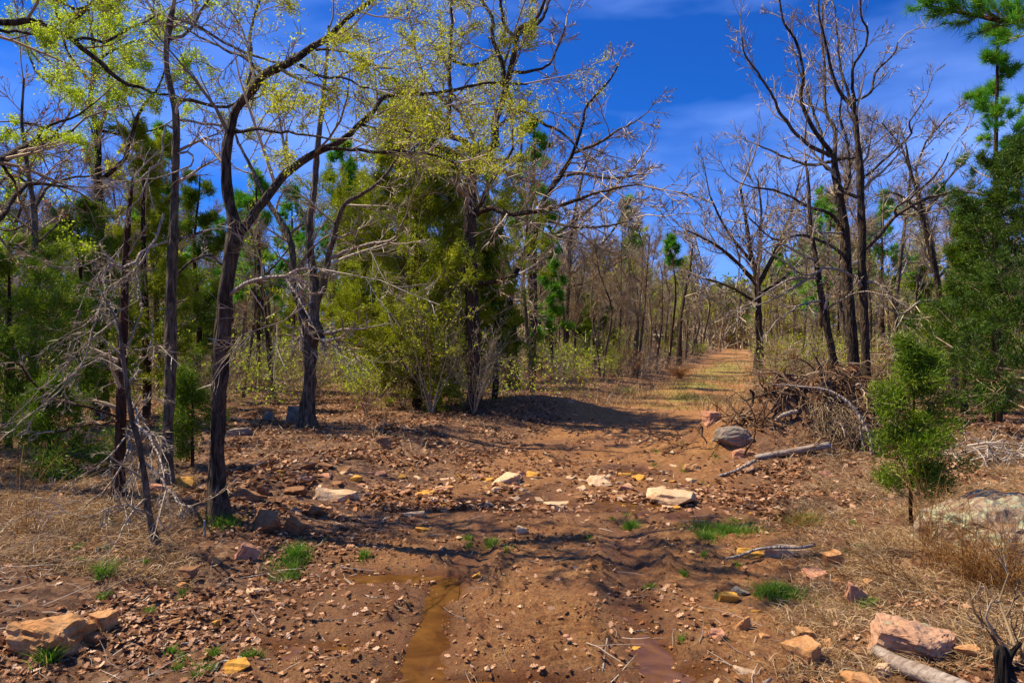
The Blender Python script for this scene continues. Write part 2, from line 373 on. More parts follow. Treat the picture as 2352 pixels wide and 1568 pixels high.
def grow(P, R, n, t0, t1, lf, ang, K=5, up=.0, wig=.15, rr=.55, rmin=.003, taper=.75, labs=None):
    N0, kp, _ = P.shape
    t = t0 + (t1-t0)*((np.arange(n)[None, :]+rng.random((N0, n)))/n)
    f = t*(kp-1); i0 = np.clip(f.astype(int), 0, kp-2); w = (f-i0)[..., None]
    ar = np.arange(N0)[:, None]
    pos = P[ar, i0]*(1-w)+P[ar, i0+1]*w; T = nrm(P[ar, i0+1]-P[ar, i0]); rad = R[ar, i0]*(1-w[..., 0])+R[ar, i0+1]*w[..., 0]
    pl = np.linalg.norm(np.diff(P, axis=1), axis=-1).sum(1)[:, None]
    Lc = (labs if labs is not None else pl*lf)*(1.15-.75*t)*rng.uniform(.55, 1.25, t.shape)
    v = rng.normal(size=pos.shape); v = nrm(v-(v*T).sum(-1, keepdims=True)*T)
    a = ang*rng.uniform(.65, 1.3, t.shape)[..., None]
    d = nrm(np.cos(a)*T+np.sin(a)*v)
    pos = pos.reshape(-1, 3); d = d.reshape(-1, 3); Lc = Lc.reshape(-1, 1); m = len(pos)
    pts = [pos]
    for k in range(1, K):
        d = nrm(d + wig*rng.normal(size=d.shape) + np.array([0, 0, up]))
        pts.append(pts[-1]+d*Lc/(K-1))
    r0 = np.maximum(rad.reshape(-1)*rr, rmin)
    s = np.linspace(0, 1, K)
    return np.stack(pts, 1), np.maximum(r0[:, None]*(1-taper*s[None, :]), rmin*.6)
def varof(n, vper, lo=0, hi=1): return np.repeat(rng.uniform(lo, hi, n), vper)
def join(parts):
    Vs, Fs, vs, o = [], [], [], 0
    for V, Fq, va in parts:
        Vs.append(V); Fs.append(Fq+o); vs.append(va if va is not None else np.full(len(V), .5)); o += len(V)
    by = {}
    for f in Fs: by.setdefault(f.shape[1], []).append(f)
    return np.concatenate(Vs), [np.concatenate(f) for f in by.values()], np.concatenate(vs)
def twigmesh(levels, sides=(4, 3, 3, 3)):
    parts = []
    for i, (P, R) in enumerate(levels):
        s = sides[min(i, len(sides)-1)]; V, Fq = tubes(P, R, s); parts.append((V, Fq, varof(len(P), P.shape[1]*s)))
    return join(parts)
def strips(P, R):
    n = len(P); d = P[:, -1]-P[:, 0]; sd_ = nrm(np.cross(d, rng.normal(size=d.shape)))*(R[:, :1]*1.15); m = P[:, P.shape[1]//2]
    V = np.stack([P[:, 0]-sd_, P[:, 0]+sd_, m+sd_*.8, m-sd_*.8, P[:, -1]], 1).reshape(-1, 3); b0 = (np.arange(n)*5)[:, None]
    return V, [b0+np.array([[0, 1, 2, 3]]), b0+np.array([[3, 2, 4]])], varof(n, 5)
def along(P, n, t0=.3, t1=1.0):
    N0, kp, _ = P.shape
    t = rng.uniform(t0, t1, (N0, n)); f = t*(kp-1); i0 = np.clip(f.astype(int), 0, kp-2); w = (f-i0)[..., None]; ar = np.arange(N0)[:, None]
    return (P[ar, i0]*(1-w)+P[ar, i0+1]*w).reshape(-1, 3), nrm(P[ar, i0+1]-P[ar, i0]).reshape(-1, 3)
def leaves(pos, dr, n, size, spread, wid=.5, aim=.6, droop=0, colbase=None):
    """diamond leaves round each anchor"""
    m = len(pos); p = np.repeat(pos, n, 0); d = np.repeat(dr, n, 0)
    p = p + rng.normal(size=p.shape)*spread
    d = nrm(d*aim + rng.normal(size=d.shape)*.6 + np.array([0, 0, -droop]))
    sd_ = nrm(np.cross(d, rng.normal(size=d.shape))); s = size*rng.uniform(.5, 1.3, (len(p), 1))
    V = np.stack([p, p+d*s*.5+sd_*s*wid*.5, p+d*s, p+d*s*.5-sd_*s*wid*.5], 1).reshape(-1, 3)
    Fq = (np.arange(len(p))*4)[:, None]+np.arange(4)[None, :]
    cb = np.repeat(rng.random(m), n) if colbase is None else np.repeat(colbase, n)
    va = np.repeat(np.clip(cb*.5+rng.random(len(p))*.5, 0, 1), 4)
    return V, Fq, va
def blades(pos, dr, n, ln, wd, spread, aim=1.0, jit=.5, colbase=None, curve=0):
    """thin triangles (needles, scale sprays)"""
    m = len(pos); p = np.repeat(pos, n, 0); d = np.repeat(dr, n, 0)
    p = p + rng.normal(size=p.shape)*spread
    d = nrm(d*aim + rng.normal(size=d.shape)*jit)
    sd_ = nrm(np.cross(d, rng.normal(size=d.shape))); s = ln*rng.uniform(.55, 1.25, (len(p), 1)); w = wd*rng.uniform(.7, 1.3, (len(p), 1))
    V = np.stack([p-sd_*w*.5, p+sd_*w*.5, p+d*s], 1).reshape(-1, 3)
    Fq = (np.arange(len(p))*3)[:, None]+np.arange(3)[None, :]
    cb = np.repeat(rng.random(m), n) if colbase is None else np.repeat(colbase, n)
    va = np.repeat(np.clip(cb*.65+rng.random(len(p))*.35, 0, 1), 3)
    return V, Fq, va

def spline(pts, K):
    pts = np.asarray(pts, float); n = len(pts)
    if n == 2: return pts[0]+(pts[1]-pts[0])*np.linspace(0, 1, K)[:, None]
    seg = np.linalg.norm(np.diff(pts[:, :3], axis=0), axis=1); s = np.concatenate([[0], np.cumsum(seg)]); s /= s[-1]
    q = np.linspace(0, 1, K)
    ext = np.vstack([2*pts[0]-pts[1], pts, 2*pts[-1]-pts[-2]])
    i0 = np.clip(np.searchsorted(s, q, side='right')-1, 0, n-2); t = ((q-s[i0])/(s[i0+1]-s[i0]))[:, None]
    a, b, c, d = ext[i0], ext[i0+1], ext[i0+2], ext[i0+3]
    return .5*((2*b)+(-a+c)*t+(2*a-5*b+4*c-d)*t*t+(-a+3*b-3*c+d)*t**3)

class Tree:
    """a tree whose trunk and limbs follow given courses; the fine wood is grown on them"""
    def __init__(s, name, label, trunk, Y=None, bark='bark', lean=0, cat='tree', group=None, rough=.30, flare=1.5, sides=12, buried=True, dy=0):
        x, y, w = trunk[0]
        if Y is None: gx_, Y, gz = at(x, y)
        s.Y = Y; bx = (x-CX)/F*Y; bz = float(Hs(bx, Y)) if buried else P3(x, y, Y)[2]
        s.base = np.array([bx, Y, bz]); s.bark = bark
        s.root = empty(name, s.base); tag(s.root, label, cat, group)
        s.sk = []; s.limbs = []
        n = len(trunk); pts = []
        for i_, (px, py, w_) in enumerate(trunk):
            yy = Y + dy*i_/(n-1); q = P3(px, py, yy); pts.append([*q, w_/2/F*yy]); s.sk.append((px, py, yy))
        pts = np.array(pts)
        if buried: pts[0, :3] = s.base - np.array([0, 0, .08]); pts[0, 3] *= flare
        K = max(14, int(np.linalg.norm(np.diff(pts[:, :3], axis=0), axis=1).sum()/(.06 if Y < 10 else .12)))
        C = spline(pts, K)
        if buried:
            e = np.linspace(0, 1, K)*np.linalg.norm(np.diff(pts[:, :3], axis=0), axis=1).sum()
            C[:, 3] *= 1+.35*np.exp(-e/.12)
        s.add('trunk', C, sides, rough)
    def add(s, name, C, sides, rough, bark=None):
        P = C[None, :, :3]-s.base; R = np.maximum(C[None, :, 3], .0025)
        V, Fq = tubes(P, R, sides, rough, seed=len(s.limbs)+3)
        o = link(name, mkmesh(name, V, Fq), M[bark or s.bark], s.root)
        s.limbs.append((P, R, name)); return o
    def limb(s, pts, dy=0, bark=None, sides=7, name='limb'):
        px, py = pts[0][:2]
        k = min(range(len(s.sk)), key=lambda q: (s.sk[q][0]-px)**2+(s.sk[q][1]-py)**2); y0 = s.sk[k][2]
        n = len(pts); out_ = []
        for i_, (a, b, w) in enumerate(pts):
            yy = y0+dy*(i_/(n-1)); out_.append([*P3(a, b, yy), w/2/F*yy]); s.sk.append((a, b, yy))
        out_ = np.array(out_); ln = np.linalg.norm(np.diff(out_[:, :3], axis=0), axis=1).sum()
        K = max(8, int(ln/.10)); C = spline(out_, K); C[:, :3] += rng.normal(size=(K, 3))*.006
        s.add(name, C, sides, .15, bark); return s
    def twigs(s, dens=3.0, L1=1.0, n2=6, n3=5, ang=.9, up=.05, wig=.16, mat_='twig', rmin=.004, trunk_from=.55, skip_trunk=False, K=5, n4=0):
        l1 = []
        for (P, R, nm) in s.limbs:
            if nm == 'trunk' and skip_trunk: continue
            ln = np.linalg.norm(np.diff(P, axis=1), axis=-1).sum(); n = max(2, int(ln*dens))
            t0 = trunk_from if nm == 'trunk' else .15
            if nm == 'trunk': n = max(2, int(n*(1-t0)))
            c = grow(P, R, n, t0, 1.0, 0, ang, K, up, wig, .5, rmin*1.6, labs=L1*min(1.0, .35+ln*.25)); l1.append(c)
            l1.append(grow(P, R, 1, .985, 1.0, 0, .25, K, up, wig, .9, rmin*1.6, labs=L1*2.0))
        A = (np.concatenate([c[0] for c in l1]), np.concatenate([c[1] for c in l1]))
        B = grow(*A, n2, .2, 1, .58, .65, K, up, wig, .55, rmin*1.2)
        lv = [A, B]
        if n3: lv.append(grow(*B, n3, .15, 1, .75, .6, 3, up, wig, .6, rmin))
        if n4: lv.append(grow(*lv[-1], n4, .2, 1, .55, .8, 3, up, wig, .7, rmin*.8))
        s.lv = lv
        if n3:
            Va, Fa_, vaa = twigmesh(lv[:2]); Vb, Fb_, vb = strips(*lv[2]); V, Fs, va = join([(Va, Fa_[0], vaa), (Vb, Fb_[0], vb), (np.zeros((0, 3)), Fb_[1]-len(Vb), np.zeros(0))])
        else: V, Fs, va = twigmesh(lv)
        link('twigs', mkmesh('twigs', V, Fs, va), M[mat_], s.root, kind='stuff'); return s
    def foliage(s, mat_, n_anchor=3, n=4, size=.045, spread=.03, name='foliage', filt=None, t0=.3, wid=.6):
        P = np.concatenate([c[0][:, :] if c[0].shape[1] == s.lv[-1][0].shape[1] else c[0][:, :s.lv[-1][0].shape[1]] for c in s.lv[-1:]])
        if filt is not None:
            wp = P[:, 1]+s.base; P = P[filt(wp)]
        if len(P) == 0: return s
        p, d = along(P, n_anchor, t0)
        V, Fq, va = leaves(p, d, n, size, spread, wid)
        link(name, mkmesh(name, V, Fq, va, smooth=False), M[mat_], s.root, kind='stuff'); return s

def px_of(w): return CX+w[:, 0]/w[:, 1]*F
def py_of(w): return CY-(w[:, 2]-EYE)/w[:, 1]*F

# ---- the traced trees in front
A = Tree('oak_tree', 'forked dark-barked oak with two long limbs arching over the clearing, roots by the dark boulders',
         [(505, 1195, 38), (500, 1080, 34), (500, 1000, 33), (507, 850, 35), (516, 700, 33), (530, 590, 30), (540, 545, 34), (536, 500, 26), (522, 440, 23), (520, 350, 22), (532, 292, 18), (540, 255, 18), (562, 225, 18), (585, 202, 18), (600, 176, 19), (637, 157, 18), (675, 139, 16), (712, 112, 14), (755, 86, 12), (798, 41, 10), (855, 0, 9), (900, -50, 7)], bark='bark')
A.limb([(541, 548, 28), (575, 505, 22), (620, 442, 20), (655, 400, 18), (686, 380, 17), (723, 350, 16), (780, 326, 14), (828, 285, 12), (858, 255, 11), (885, 221, 11), (948, 217, 9), (1008, 215, 8), (1061, 202, 7), (1136, 191, 6), (1211, 195, 4)], dy=1.2, sides=9)
A.limb([(735, 344, 10), (800, 344, 8), (870, 350, 8), (930, 348, 7), (1000, 358, 5), (1045, 372, 4)], dy=-.6)
A.limb([(570, 210, 9), (577, 157, 8), (574, 82, 7), (585, 37, 6), (602, -20, 5)], dy=.5)
A.limb([(544, 304, 9), (581, 296, 8), (637, 302, 7), (686, 309, 6), (760, 320, 4)], dy=-.6)
A.limb([(600, 170, 9), (560, 132, 7), (510, 112, 6), (465, 88, 5), (420, 62, 4)], dy=.7)
A.limb([(521, 681, 12), (544, 662, 10), (585, 641, 9), (619, 634, 8), (652, 632, 8), (697, 617, 5), (738, 618, 3)], dy=-.5, bark='deadwood')
A.limb([(652, 632, 7), (668, 655, 6), (690, 690, 5), (706, 715, 4), (711, 745, 3)], dy=-.2, bark='deadwood')
A.limb([(660, 634, 6), (700, 650, 5), (712, 675, 4), (700, 705, 3)], dy=-.2, bark='deadwood')
A.limb([(690, 150, 8), (735, 175, 6), (790, 182, 5), (850, 205, 4)], dy=-.5)
A.limb([(723, 112, 7), (790, 118, 5), (850, 148, 4), (900, 160, 3)], dy=-.8)
A.limb([(828, 285, 7), (880, 300, 5), (930, 300, 4), (990, 330, 3)], dy=.4)
A.twigs(4.0, 1.1, 8, 7, mat_='twig', rmin=.0028, trunk_from=.55, up=.02)
A.foliage('spring_gold', 3, 4, .018, .022, filt=lambda w: (px_of(w) > 560)*(py_of(w) < 400))

B = Tree('oak_tree', 'slim straight oak with a snapped-off top, standing just left of the forked oak',
         [(380, 1125, 28), (385, 1000, 25), (392, 850, 26), (392, 700, 24), (398, 550, 20), (401, 450, 17), (404, 350, 16), (404, 270, 15), (396, 222, 14), (385, 170, 12), (382, 120, 11), (389, 62, 14), (397, 22, 12)], bark='bark_grey')
B.limb([(409, 229, 9), (442, 229, 8), (487, 246, 7), (525, 244, 7), (560, 226, 5), (590, 215, 3)], dy=.3)
B.limb([(404, 272, 7), (450, 280, 6), (500, 288, 6), (545, 296, 4)], dy=.2, bark='deadwood')
B.limb([(392, 92, 7), (430, 78, 7), (455, 40, 6), (480, 0, 5), (500, -40, 4)], dy=.3, bark='bark_grey')
B.limb([(396, 40, 7), (450, 58, 7), (506, 92, 6), (562, 122, 6), (602, 134, 5), (650, 150, 3)], dy=-.5)
B.limb([(404, 352, 6), (436, 352, 5), (443, 368, 4), (430, 385, 4), (405, 396, 3)], dy=-.2, bark='deadwood')
B.limb([(396, 560, 8), (430, 545, 7), (465, 532, 5)], dy=-.1)
B.limb([(395, 640, 7), (440, 600, 6), (480, 585, 6), (520, 615, 5)], dy=.3)
B.limb([(389, 100, 6), (370, 60, 5), (345, 20, 4), (330, -20, 3)], dy=.3)
B.limb([(404, 300, 6), (378, 290, 6), (376, 330, 5), (365, 380, 5), (340, 395, 4)], dy=-.2, bark='deadwood')
B.twigs(3.2, .8, 7, 7, mat_='twig', rmin=.003, trunk_from=.6)
B.foliage('spring', 2, 2, .026, .02, filt=lambda w: (py_of(w) < 260)*(rng.random(len(w)) < .5))

C = Tree('oak_tree', 'oak with a thick burl collar where it splits in three, mossy stone beside it',
         [(708, 985, 34), (708, 930, 32), (712, 850, 31), (714, 775, 36), (720, 760, 46), (718, 735, 30), (722, 690, 26), (722, 640, 17), (714, 588, 15), (712, 500, 14), (722, 431, 13), (731, 319, 12), (742, 225, 9), (750, 150, 7), (755, 60, 5)], bark='bark_grey', rough=.35)
C.limb([(708, 765, 24), (690, 700, 18), (672, 640, 17), (671, 565, 15), (645, 509, 14), (610, 455, 10), (575, 380, 8), (545, 325, 6), (530, 270, 4)], dy=.8)
C.limb([(724, 700, 20), (742, 660, 16), (755, 590, 14), (775, 510, 12), (795, 465, 11), (836, 442, 9), (881, 409, 8), (911, 364, 6), (930, 320, 4)], dy=-.8)
C.limb([(758, 592, 9), (817, 569, 8), (873, 556, 7), (903, 550, 6), (918, 520, 5), (933, 500, 4)], dy=-1.4, bark='deadwood')
C.limb([(712, 768, 20), (735, 772, 20), (741, 781, 12)], dy=-.3, name='burl')
C.limb([(700, 760, 14), (720, 768, 18), (745, 765, 12)], dy=-.35, name='burl')
C.limb([(700, 705, 8), (690, 650, 7), (664, 610, 6), (640, 590, 4)], dy=-.8, bark='deadwood')
C.twigs(2.4, 1.2, 7, 8, mat_='twig', rmin=.004, trunk_from=.75)
C.foliage('spring_gold', 2, 4, .030, .03, filt=lambda w: py_of(w) < 330)

D = Tree('oak_tree', 'tallest oak in the centre, thick dark trunk rising through the olive cedar',
         [(1096, 950, 38), (1090, 900, 32), (1087, 800, 31), (1084, 700, 30), (1081, 600, 29), (1079, 536, 27), (1080, 450, 26), (1083, 394, 26), (1096, 372, 28), (1112, 362, 24), (1136, 330, 19), (1137, 285, 17), (1151, 240, 15), (1162, 202, 14), (1173, 157, 13), (1185, 105, 12), (1192, 67, 12), (1230, 45, 9), (1248, 8, 7), (1270, -50, 5)], bark='bark', rough=.3)
D.limb([(1100, 366, 20), (1080, 340, 17), (1061, 322, 14), (1031, 307, 13), (1031, 255, 12), (1035, 205, 10), (1031, 161, 9), (1038, 67, 8), (1036, 10, 6), (1040, -50, 4)], dy=1.0)
D.limb([(1031, 305, 12), (986, 315, 10), (956, 332, 9), (930, 300, 7), (900, 270, 5)], dy=-1)
D.limb([(1155, 200, 12), (1155, 150, 11), (1132, 94, 10), (1130, 41, 8), (1106, 0, 7), (1090, -60, 5)], dy=.8)
D.limb([(1190, 90, 9), (1160, 60, 8), (1150, 0, 7), (1150, -50, 5)], dy=-.6)
D.limb([(1188, 80, 9), (1240, 50, 8), (1262, 0, 6)], dy=1)
D.limb([(1090, 491, 15), (1128, 478, 13), (1173, 491, 12), (1222, 487, 10), (1286, 472, 9), (1361, 446, 7), (1417, 431, 5), (1475, 424, 4)], dy=-2.5)
D.limb([(1090, 500, 12), (1108, 460, 11), (1120, 430, 9), (1150, 390, 8), (1180, 340, 6)], dy=-.8)
D.limb([(1080, 470, 12), (1060, 440, 11), (1045, 430, 9)], dy=-.6, bark='deadwood')
D.limb([(1165, 255, 9), (1211, 259, 8), (1241, 280, 7), (1293, 307, 6), (1330, 345, 4)], dy=-.8)
D.limb([(1172, 165, 8), (1215, 165, 7), (1258, 150, 6), (1280, 110, 5), (1300, 60, 4)], dy=.8)
D.limb([(1095, 652, 13), (1125, 650, 11), (1160, 635, 9), (1195, 630, 5)], dy=-.8)
D.limb([(1038, 140, 7), (1085, 150, 6), (1135, 130, 4)], dy=-.6)
D.limb([(1098, 350, 10), (1060, 260, 8), (1000, 215, 7), (960, 140, 6), (945, 60, 5), (930, 0, 4)], dy=1.6)
D.twigs(2.6, 1.6, 8, 8, mat_='twig', rmin=.006, trunk_from=.5, up=.03)
D.foliage('spring_gold', 3, 4, .034, .03, filt=lambda w: (py_of(w) < 400)*(px_of(w) < 1230)*(rng.random(len(w)) < .7))

E = Tree('oak_tree', 'black-stemmed oak right of the centre oak, its grey crown spreading right against the blue sky',
         [(1178, 896, 30), (1178, 850, 24), (1177, 790, 23), (1173, 734, 22), (1170, 700, 18), (1174, 650, 17), (1190, 612, 16), (1218, 565, 15), (1237, 510, 14), (1256, 450, 12), (1286, 405, 11), (1316, 350, 9), (1338, 285, 7), (1348, 244, 6), (1398, 187, 4), (1420, 150, 3)], bark='bark_black', rough=.35)
E.limb([(1316, 352, 8), (1380, 326, 7), (1417, 300, 5), (1445, 288, 4), (1475, 268, 3)], dy=-1.5, bark='bark_grey')
E.limb([(1178, 640, 12), (1150, 560, 10), (1160, 470, 9), (1190, 400, 7), (1200, 300, 5)], dy=1, bark='bark_grey')
E.limb([(1240, 500, 8), (1310, 520, 7), (1400, 518, 5), (1460, 500, 4)], dy=-1.5, bark='bark_grey')
E.limb([(1220, 562, 8), (1270, 540, 7), (1330, 500, 6), (1400, 440, 5), (1460, 380, 4)], dy=1.5, bark='bark_grey')
E.limb([(1286, 405, 7), (1340, 400, 6), (1400, 410, 5), (1480, 400, 4)], dy=1.5, bark='bark_grey')
E.limb([(1173, 690, 7), (1210, 690, 5), (1225, 700, 3)], dy=-1, bark='deadwood')
E.twigs(2.6, 1.9, 7, 7, mat_='twig', rmin=.008, trunk_from=.35, up=.03)
E.foliage('red_leaf', 1, 1, .06, .03, filt=lambda w: rng.random(len(w)) < .05, name='buds')

Fa = Tree('oak_tree', 'left of two tall bare trees behind the earth heap, forking into a fan of limbs',
          [(1968, 935, 30), (1962, 860, 26), (1958, 800, 24), (1951, 698, 21), (1944, 594, 20), (1939, 517, 19), (1928, 450, 16), (1917, 386, 14), (1915, 360, 13), (1905, 345, 11), (1890, 326, 10), (1860, 281, 9), (1840, 225, 8), (1845, 169, 7), (1827, 94, 6), (1800, 52, 5), (1790, -5, 4)], Y=13, bark='bark', rough=.3)
Fa.limb([(1908, 358, 10), (1845, 324, 8), (1800, 270, 7), (1770, 214, 6), (1733, 157, 5), (1710, 124, 4), (1703, 86, 3)], dy=-.9, bark='bark_grey')
Fa.limb([(1915, 372, 9), (1870, 378, 7), (1842, 375, 6), (1793, 356, 5), (1744, 334, 3)], dy=.8)
Fa.limb([(1917, 360, 11), (1918, 300, 9), (1898, 262, 8), (1894, 206, 7), (1894, 150, 6), (1887, 94, 5), (1890, 10, 4)], dy=.8, bark='bark_grey')
Fa.limb([(1922, 400, 8), (1890, 375, 7), (1890, 320, 7), (1870, 262, 6), (1850, 200, 5), (1830, 150, 4)], dy=.9, bark='bark_grey')
Fa.limb([(1936, 526, 9), (1905, 491, 8), (1860, 476, 7), (1793, 442, 5), (1733, 431, 4)], dy=-.6)
Fa.limb([(1942, 590, 9), (1900, 560, 8), (1840, 540, 7), (1780, 550, 5), (1720, 500, 4)], dy=-1.0, bark='bark_grey')
Fa.limb([(1930, 455, 9), (1950, 420, 8), (1950, 380, 7), (1945, 320, 6), (1930, 270, 5), (1935, 200, 4)], dy=.4, bark='bark_grey')
Fa.limb([(1918, 365, 7), (1965, 362, 5), (1990, 340, 3)], dy=-.3)
Fa.limb([(1940, 535, 6), (1900, 535, 5), (1853, 533, 4)], dy=-.5, bark='deadwood')
Fa.twigs(2.8, 1.25, 6, 6, mat_='twig', rmin=.0045, trunk_from=.5, up=.08, ang=.7)
Fa.foliage('litter', 1, 1, .045, .01, filt=lambda w: rng.random(len(w)) < .05, name='buds', t0=.9)

Fb = Tree('oak_tree', 'right of two tall bare trees behind the earth heap, straight with upswept top',
          [(1995, 940, 26), (1990, 870, 20), (1987, 800, 18), (1984, 698, 17), (1979, 594, 17), (1980, 525, 16), (1977, 450, 15), (1976, 394, 14), (1969, 319, 12), (1962, 246, 12), (1954, 240, 9), (1928, 210, 8), (1909, 161, 7), (1902, 124, 6), (1890, 75, 5), (1880, 30, 4), (1882, -20, 3)], Y=12.5, bark='bark', rough=.3)
Fb.limb([(1962, 244, 9), (1959, 200, 7), (1958, 157, 7), (1975, 128, 6), (1989, 105, 5), (1992, 67, 5), (1977, 30, 4), (1978, -10, 3)], dy=-.5)
Fb.limb([(1964, 232, 7), (2000, 212, 6), (2012, 165, 5), (2048, 131, 4), (2062, 98, 3)], dy=.6)
Fb.limb([(1958, 240, 7), (1940, 190, 6), (1930, 150, 5), (1924, 94, 4), (1918, 15, 3)], dy=.7)
Fb.limb([(1980, 412, 7), (2018, 379, 6), (2063, 337, 5), (2093, 311, 5), (2089, 281, 4), (2117, 240, 3)], dy=-.7, bark='bark_grey')
Fb.limb([(1984, 575, 12), (2020, 540, 10), (2059, 495, 9), (2115, 461, 8), (2168, 446, 6), (2224, 442, 5), (2275, 450, 4)], dy=-1.2, bark='bark_grey')
Fb.limb([(2059, 495, 7), (2056, 478, 6), (2090, 455, 5), (2150, 400, 4), (2180, 350, 3)], dy=-.4, bark='bark_grey')
Fb.limb([(1975, 455, 9), (1940, 440, 7), (1922, 410, 6)], dy=.3)
Fb.limb([(1982, 660, 8), (1950, 630, 6), (1900, 615, 6), (1850, 632, 5), (1800, 600, 4), (1750, 570, 3)], dy=-1.2, bark='deadwood')
Fb.limb([(1983, 650, 6), (2010, 648, 6), (2030, 665, 5), (2045, 690, 3)], dy=-.3, bark='deadwood')
Fb.twigs(2.8, 1.25, 6, 6, mat_='twig', rmin=.0045, trunk_from=.5, up=.08, ang=.7)
Fb.foliage('litter', 1, 1, .045, .01, filt=lambda w: rng.random(len(w)) < .05, name='buds', t0=.9)

Fc = Tree('oak_tree', 'thin leaning bare tree left of the two tall ones, pale branches sagging left',
          [(1930, 930, 20), (1920, 860, 17), (1910, 802, 15), (1893, 719, 14), (1879, 627, 12), (1868, 560, 9), (1860, 500, 8), (1858, 430, 6), (1850, 370, 4)], Y=12.0, bark='bark')
for q in ([(1880, 625, 7), (1830, 657, 6), (1768, 690, 4), (1697, 715, 3)], [(1879, 640, 7), (1820, 640, 6), (1760, 672, 4), (1720, 700, 3)], [(1885, 690, 6), (1840, 700, 5), (1780, 740, 3)],
          [(1875, 600, 6), (1830, 580, 5), (1790, 560, 4), (1740, 580, 3)], [(1893, 712, 6), (1930, 690, 5), (1980, 670, 4), (2040, 680, 3)]):
    Fc.limb(q, dy=-.9, bark='deadwood')
Fc.twigs(2.2, .7, 6, 4, mat_='twig_dead', rmin=.004, trunk_from=.4, up=-.03)

G = Tree('oak_tree', 'dark leaning bare tree between the pair on the heap and the right-hand pine', [(2195, 900, 20), (2180, 800, 17), (2172, 740, 15), (2151, 636, 13), (2130, 544, 12), (2116, 490, 10), (2108, 450, 8), (2092, 394, 6), (2080, 330, 4)], Y=15, bark='bark')
G.limb([(2150, 640, 8), (2190, 600, 6), (2230, 540, 4)], dy=.6, bark='bark_grey'); G.limb([(2120, 500, 7), (2160, 440, 5), (2200, 380, 3)], dy=.6); G.limb([(2116, 490, 7), (2070, 450, 5), (2030, 440, 3)], dy=-.6, bark='bark_grey')
G.limb([(2165, 700, 7), (2120, 690, 6), (2070, 720, 5), (2030, 700, 4)], dy=-1, bark='deadwood')
G.twigs(2.4, 1.3, 6, 6, mat_='twig', rmin=.0055, trunk_from=.3, up=.04)
G.foliage('red_leaf', 1, 1, .05, .03, filt=lambda w: rng.random(len(w)) < .1, name='buds')

# bough reaching in from a tree that stands left of the picture
Lt = Tree('oak_tree', 'leafing oak whose crooked dark bough reaches in from the top left edge', [(-190, 1150, 46), (-185, 900, 42), (-175, 600, 38), (-150, 350, 32), (-130, 150, 26), (-100, 0, 18), (-60, -150, 12)], Y=6.6, bark='bark')
Lt.limb([(-130, 120, 20), (-60, 62, 17), (0, 52, 15), (40, 53, 14), (82, 49, 14), (112, 68, 13), (150, 81, 12), (188, 109, 11), (225, 139, 11), (262, 176, 10), (300, 195, 8), (356, 214, 6), (395, 218, 4)], dy=.6, sides=9)
Lt.limb([(0, 72, 8), (60, 76, 7), (100, 84, 6), (112, 95, 3)], dy=-.2)
Lt.limb([(150, 78, 7), (190, 30, 6), (215, 0, 5), (235, -40, 4)], dy=.6)
Lt.limb([(120, -10, 7), (165, 20, 6), (205, 15, 5), (250, 0, 5)], dy=.6)
Lt.limb([(168, 95, 8), (200, 88, 7), (245, 97, 7), (290, 70, 6), (330, 52, 5), (375, 30, 4)], dy=.8)
Lt.limb([(-150, 380, 26), (-60, 380, 22), (0, 368, 18), (40, 348, 15), (75, 328, 12), (110, 318, 9), (170, 300, 6)], dy=1.6, sides=9)
Lt.limb([(-150, 500, 20), (-60, 540, 18), (0, 500, 14), (40, 440, 11), (80, 420, 9), (150, 430, 6)], dy=2)
Lt.limb([(0, 370, 9), (20, 400, 7), (35, 425, 5)], dy=.2)
Lt.limb([(75, 328, 8), (110, 290, 6), (170, 270, 5), (215, 240, 4)], dy=.6)
Lt.twigs(3.4, 1.1, 7, 8, mat_='twig_brown', rmin=.0028, skip_trunk=True, up=.02)
Lt.foliage('spring', 4, 6, .019, .022, filt=lambda w: (py_of(w) < 330)*(rng.random(len(w)) < .9))

K_ = Tree('oak_tree', 'grey crooked tree by the left edge in front of the dark evergreens', [(72, 900, 16), (75, 782, 15), (79, 715, 15), (84, 659, 14), (79, 584, 14), (79, 490, 12), (68, 420, 10), (58, 350, 8), (50, 270, 6), (55, 180, 4)], Y=9.5, bark='bark_grey')
K_.limb([(79, 480, 8), (110, 430, 7), (160, 410, 6), (215, 405, 4)], dy=.6); K_.limb([(70, 430, 7), (30, 400, 6), (-20, 440, 5)], dy=-.4); K_.limb([(80, 560, 6), (130, 520, 5), (160, 480, 3)], dy=.4)
K_.limb([(78, 500, 6), (30, 530, 5), (-20, 520, 4)], dy=.4); K_.limb([(60, 360, 6), (100, 330, 5), (150, 280, 4), (180, 220, 3)], dy=.6)
K_.twigs(3.4, 1.2, 8, 8, mat_='twig_brown', rmin=.004, trunk_from=.4)
K_.foliage('red_leaf', 1, 1, .05, .03, filt=lambda w: rng.random(len(w)) < .15, name='buds')

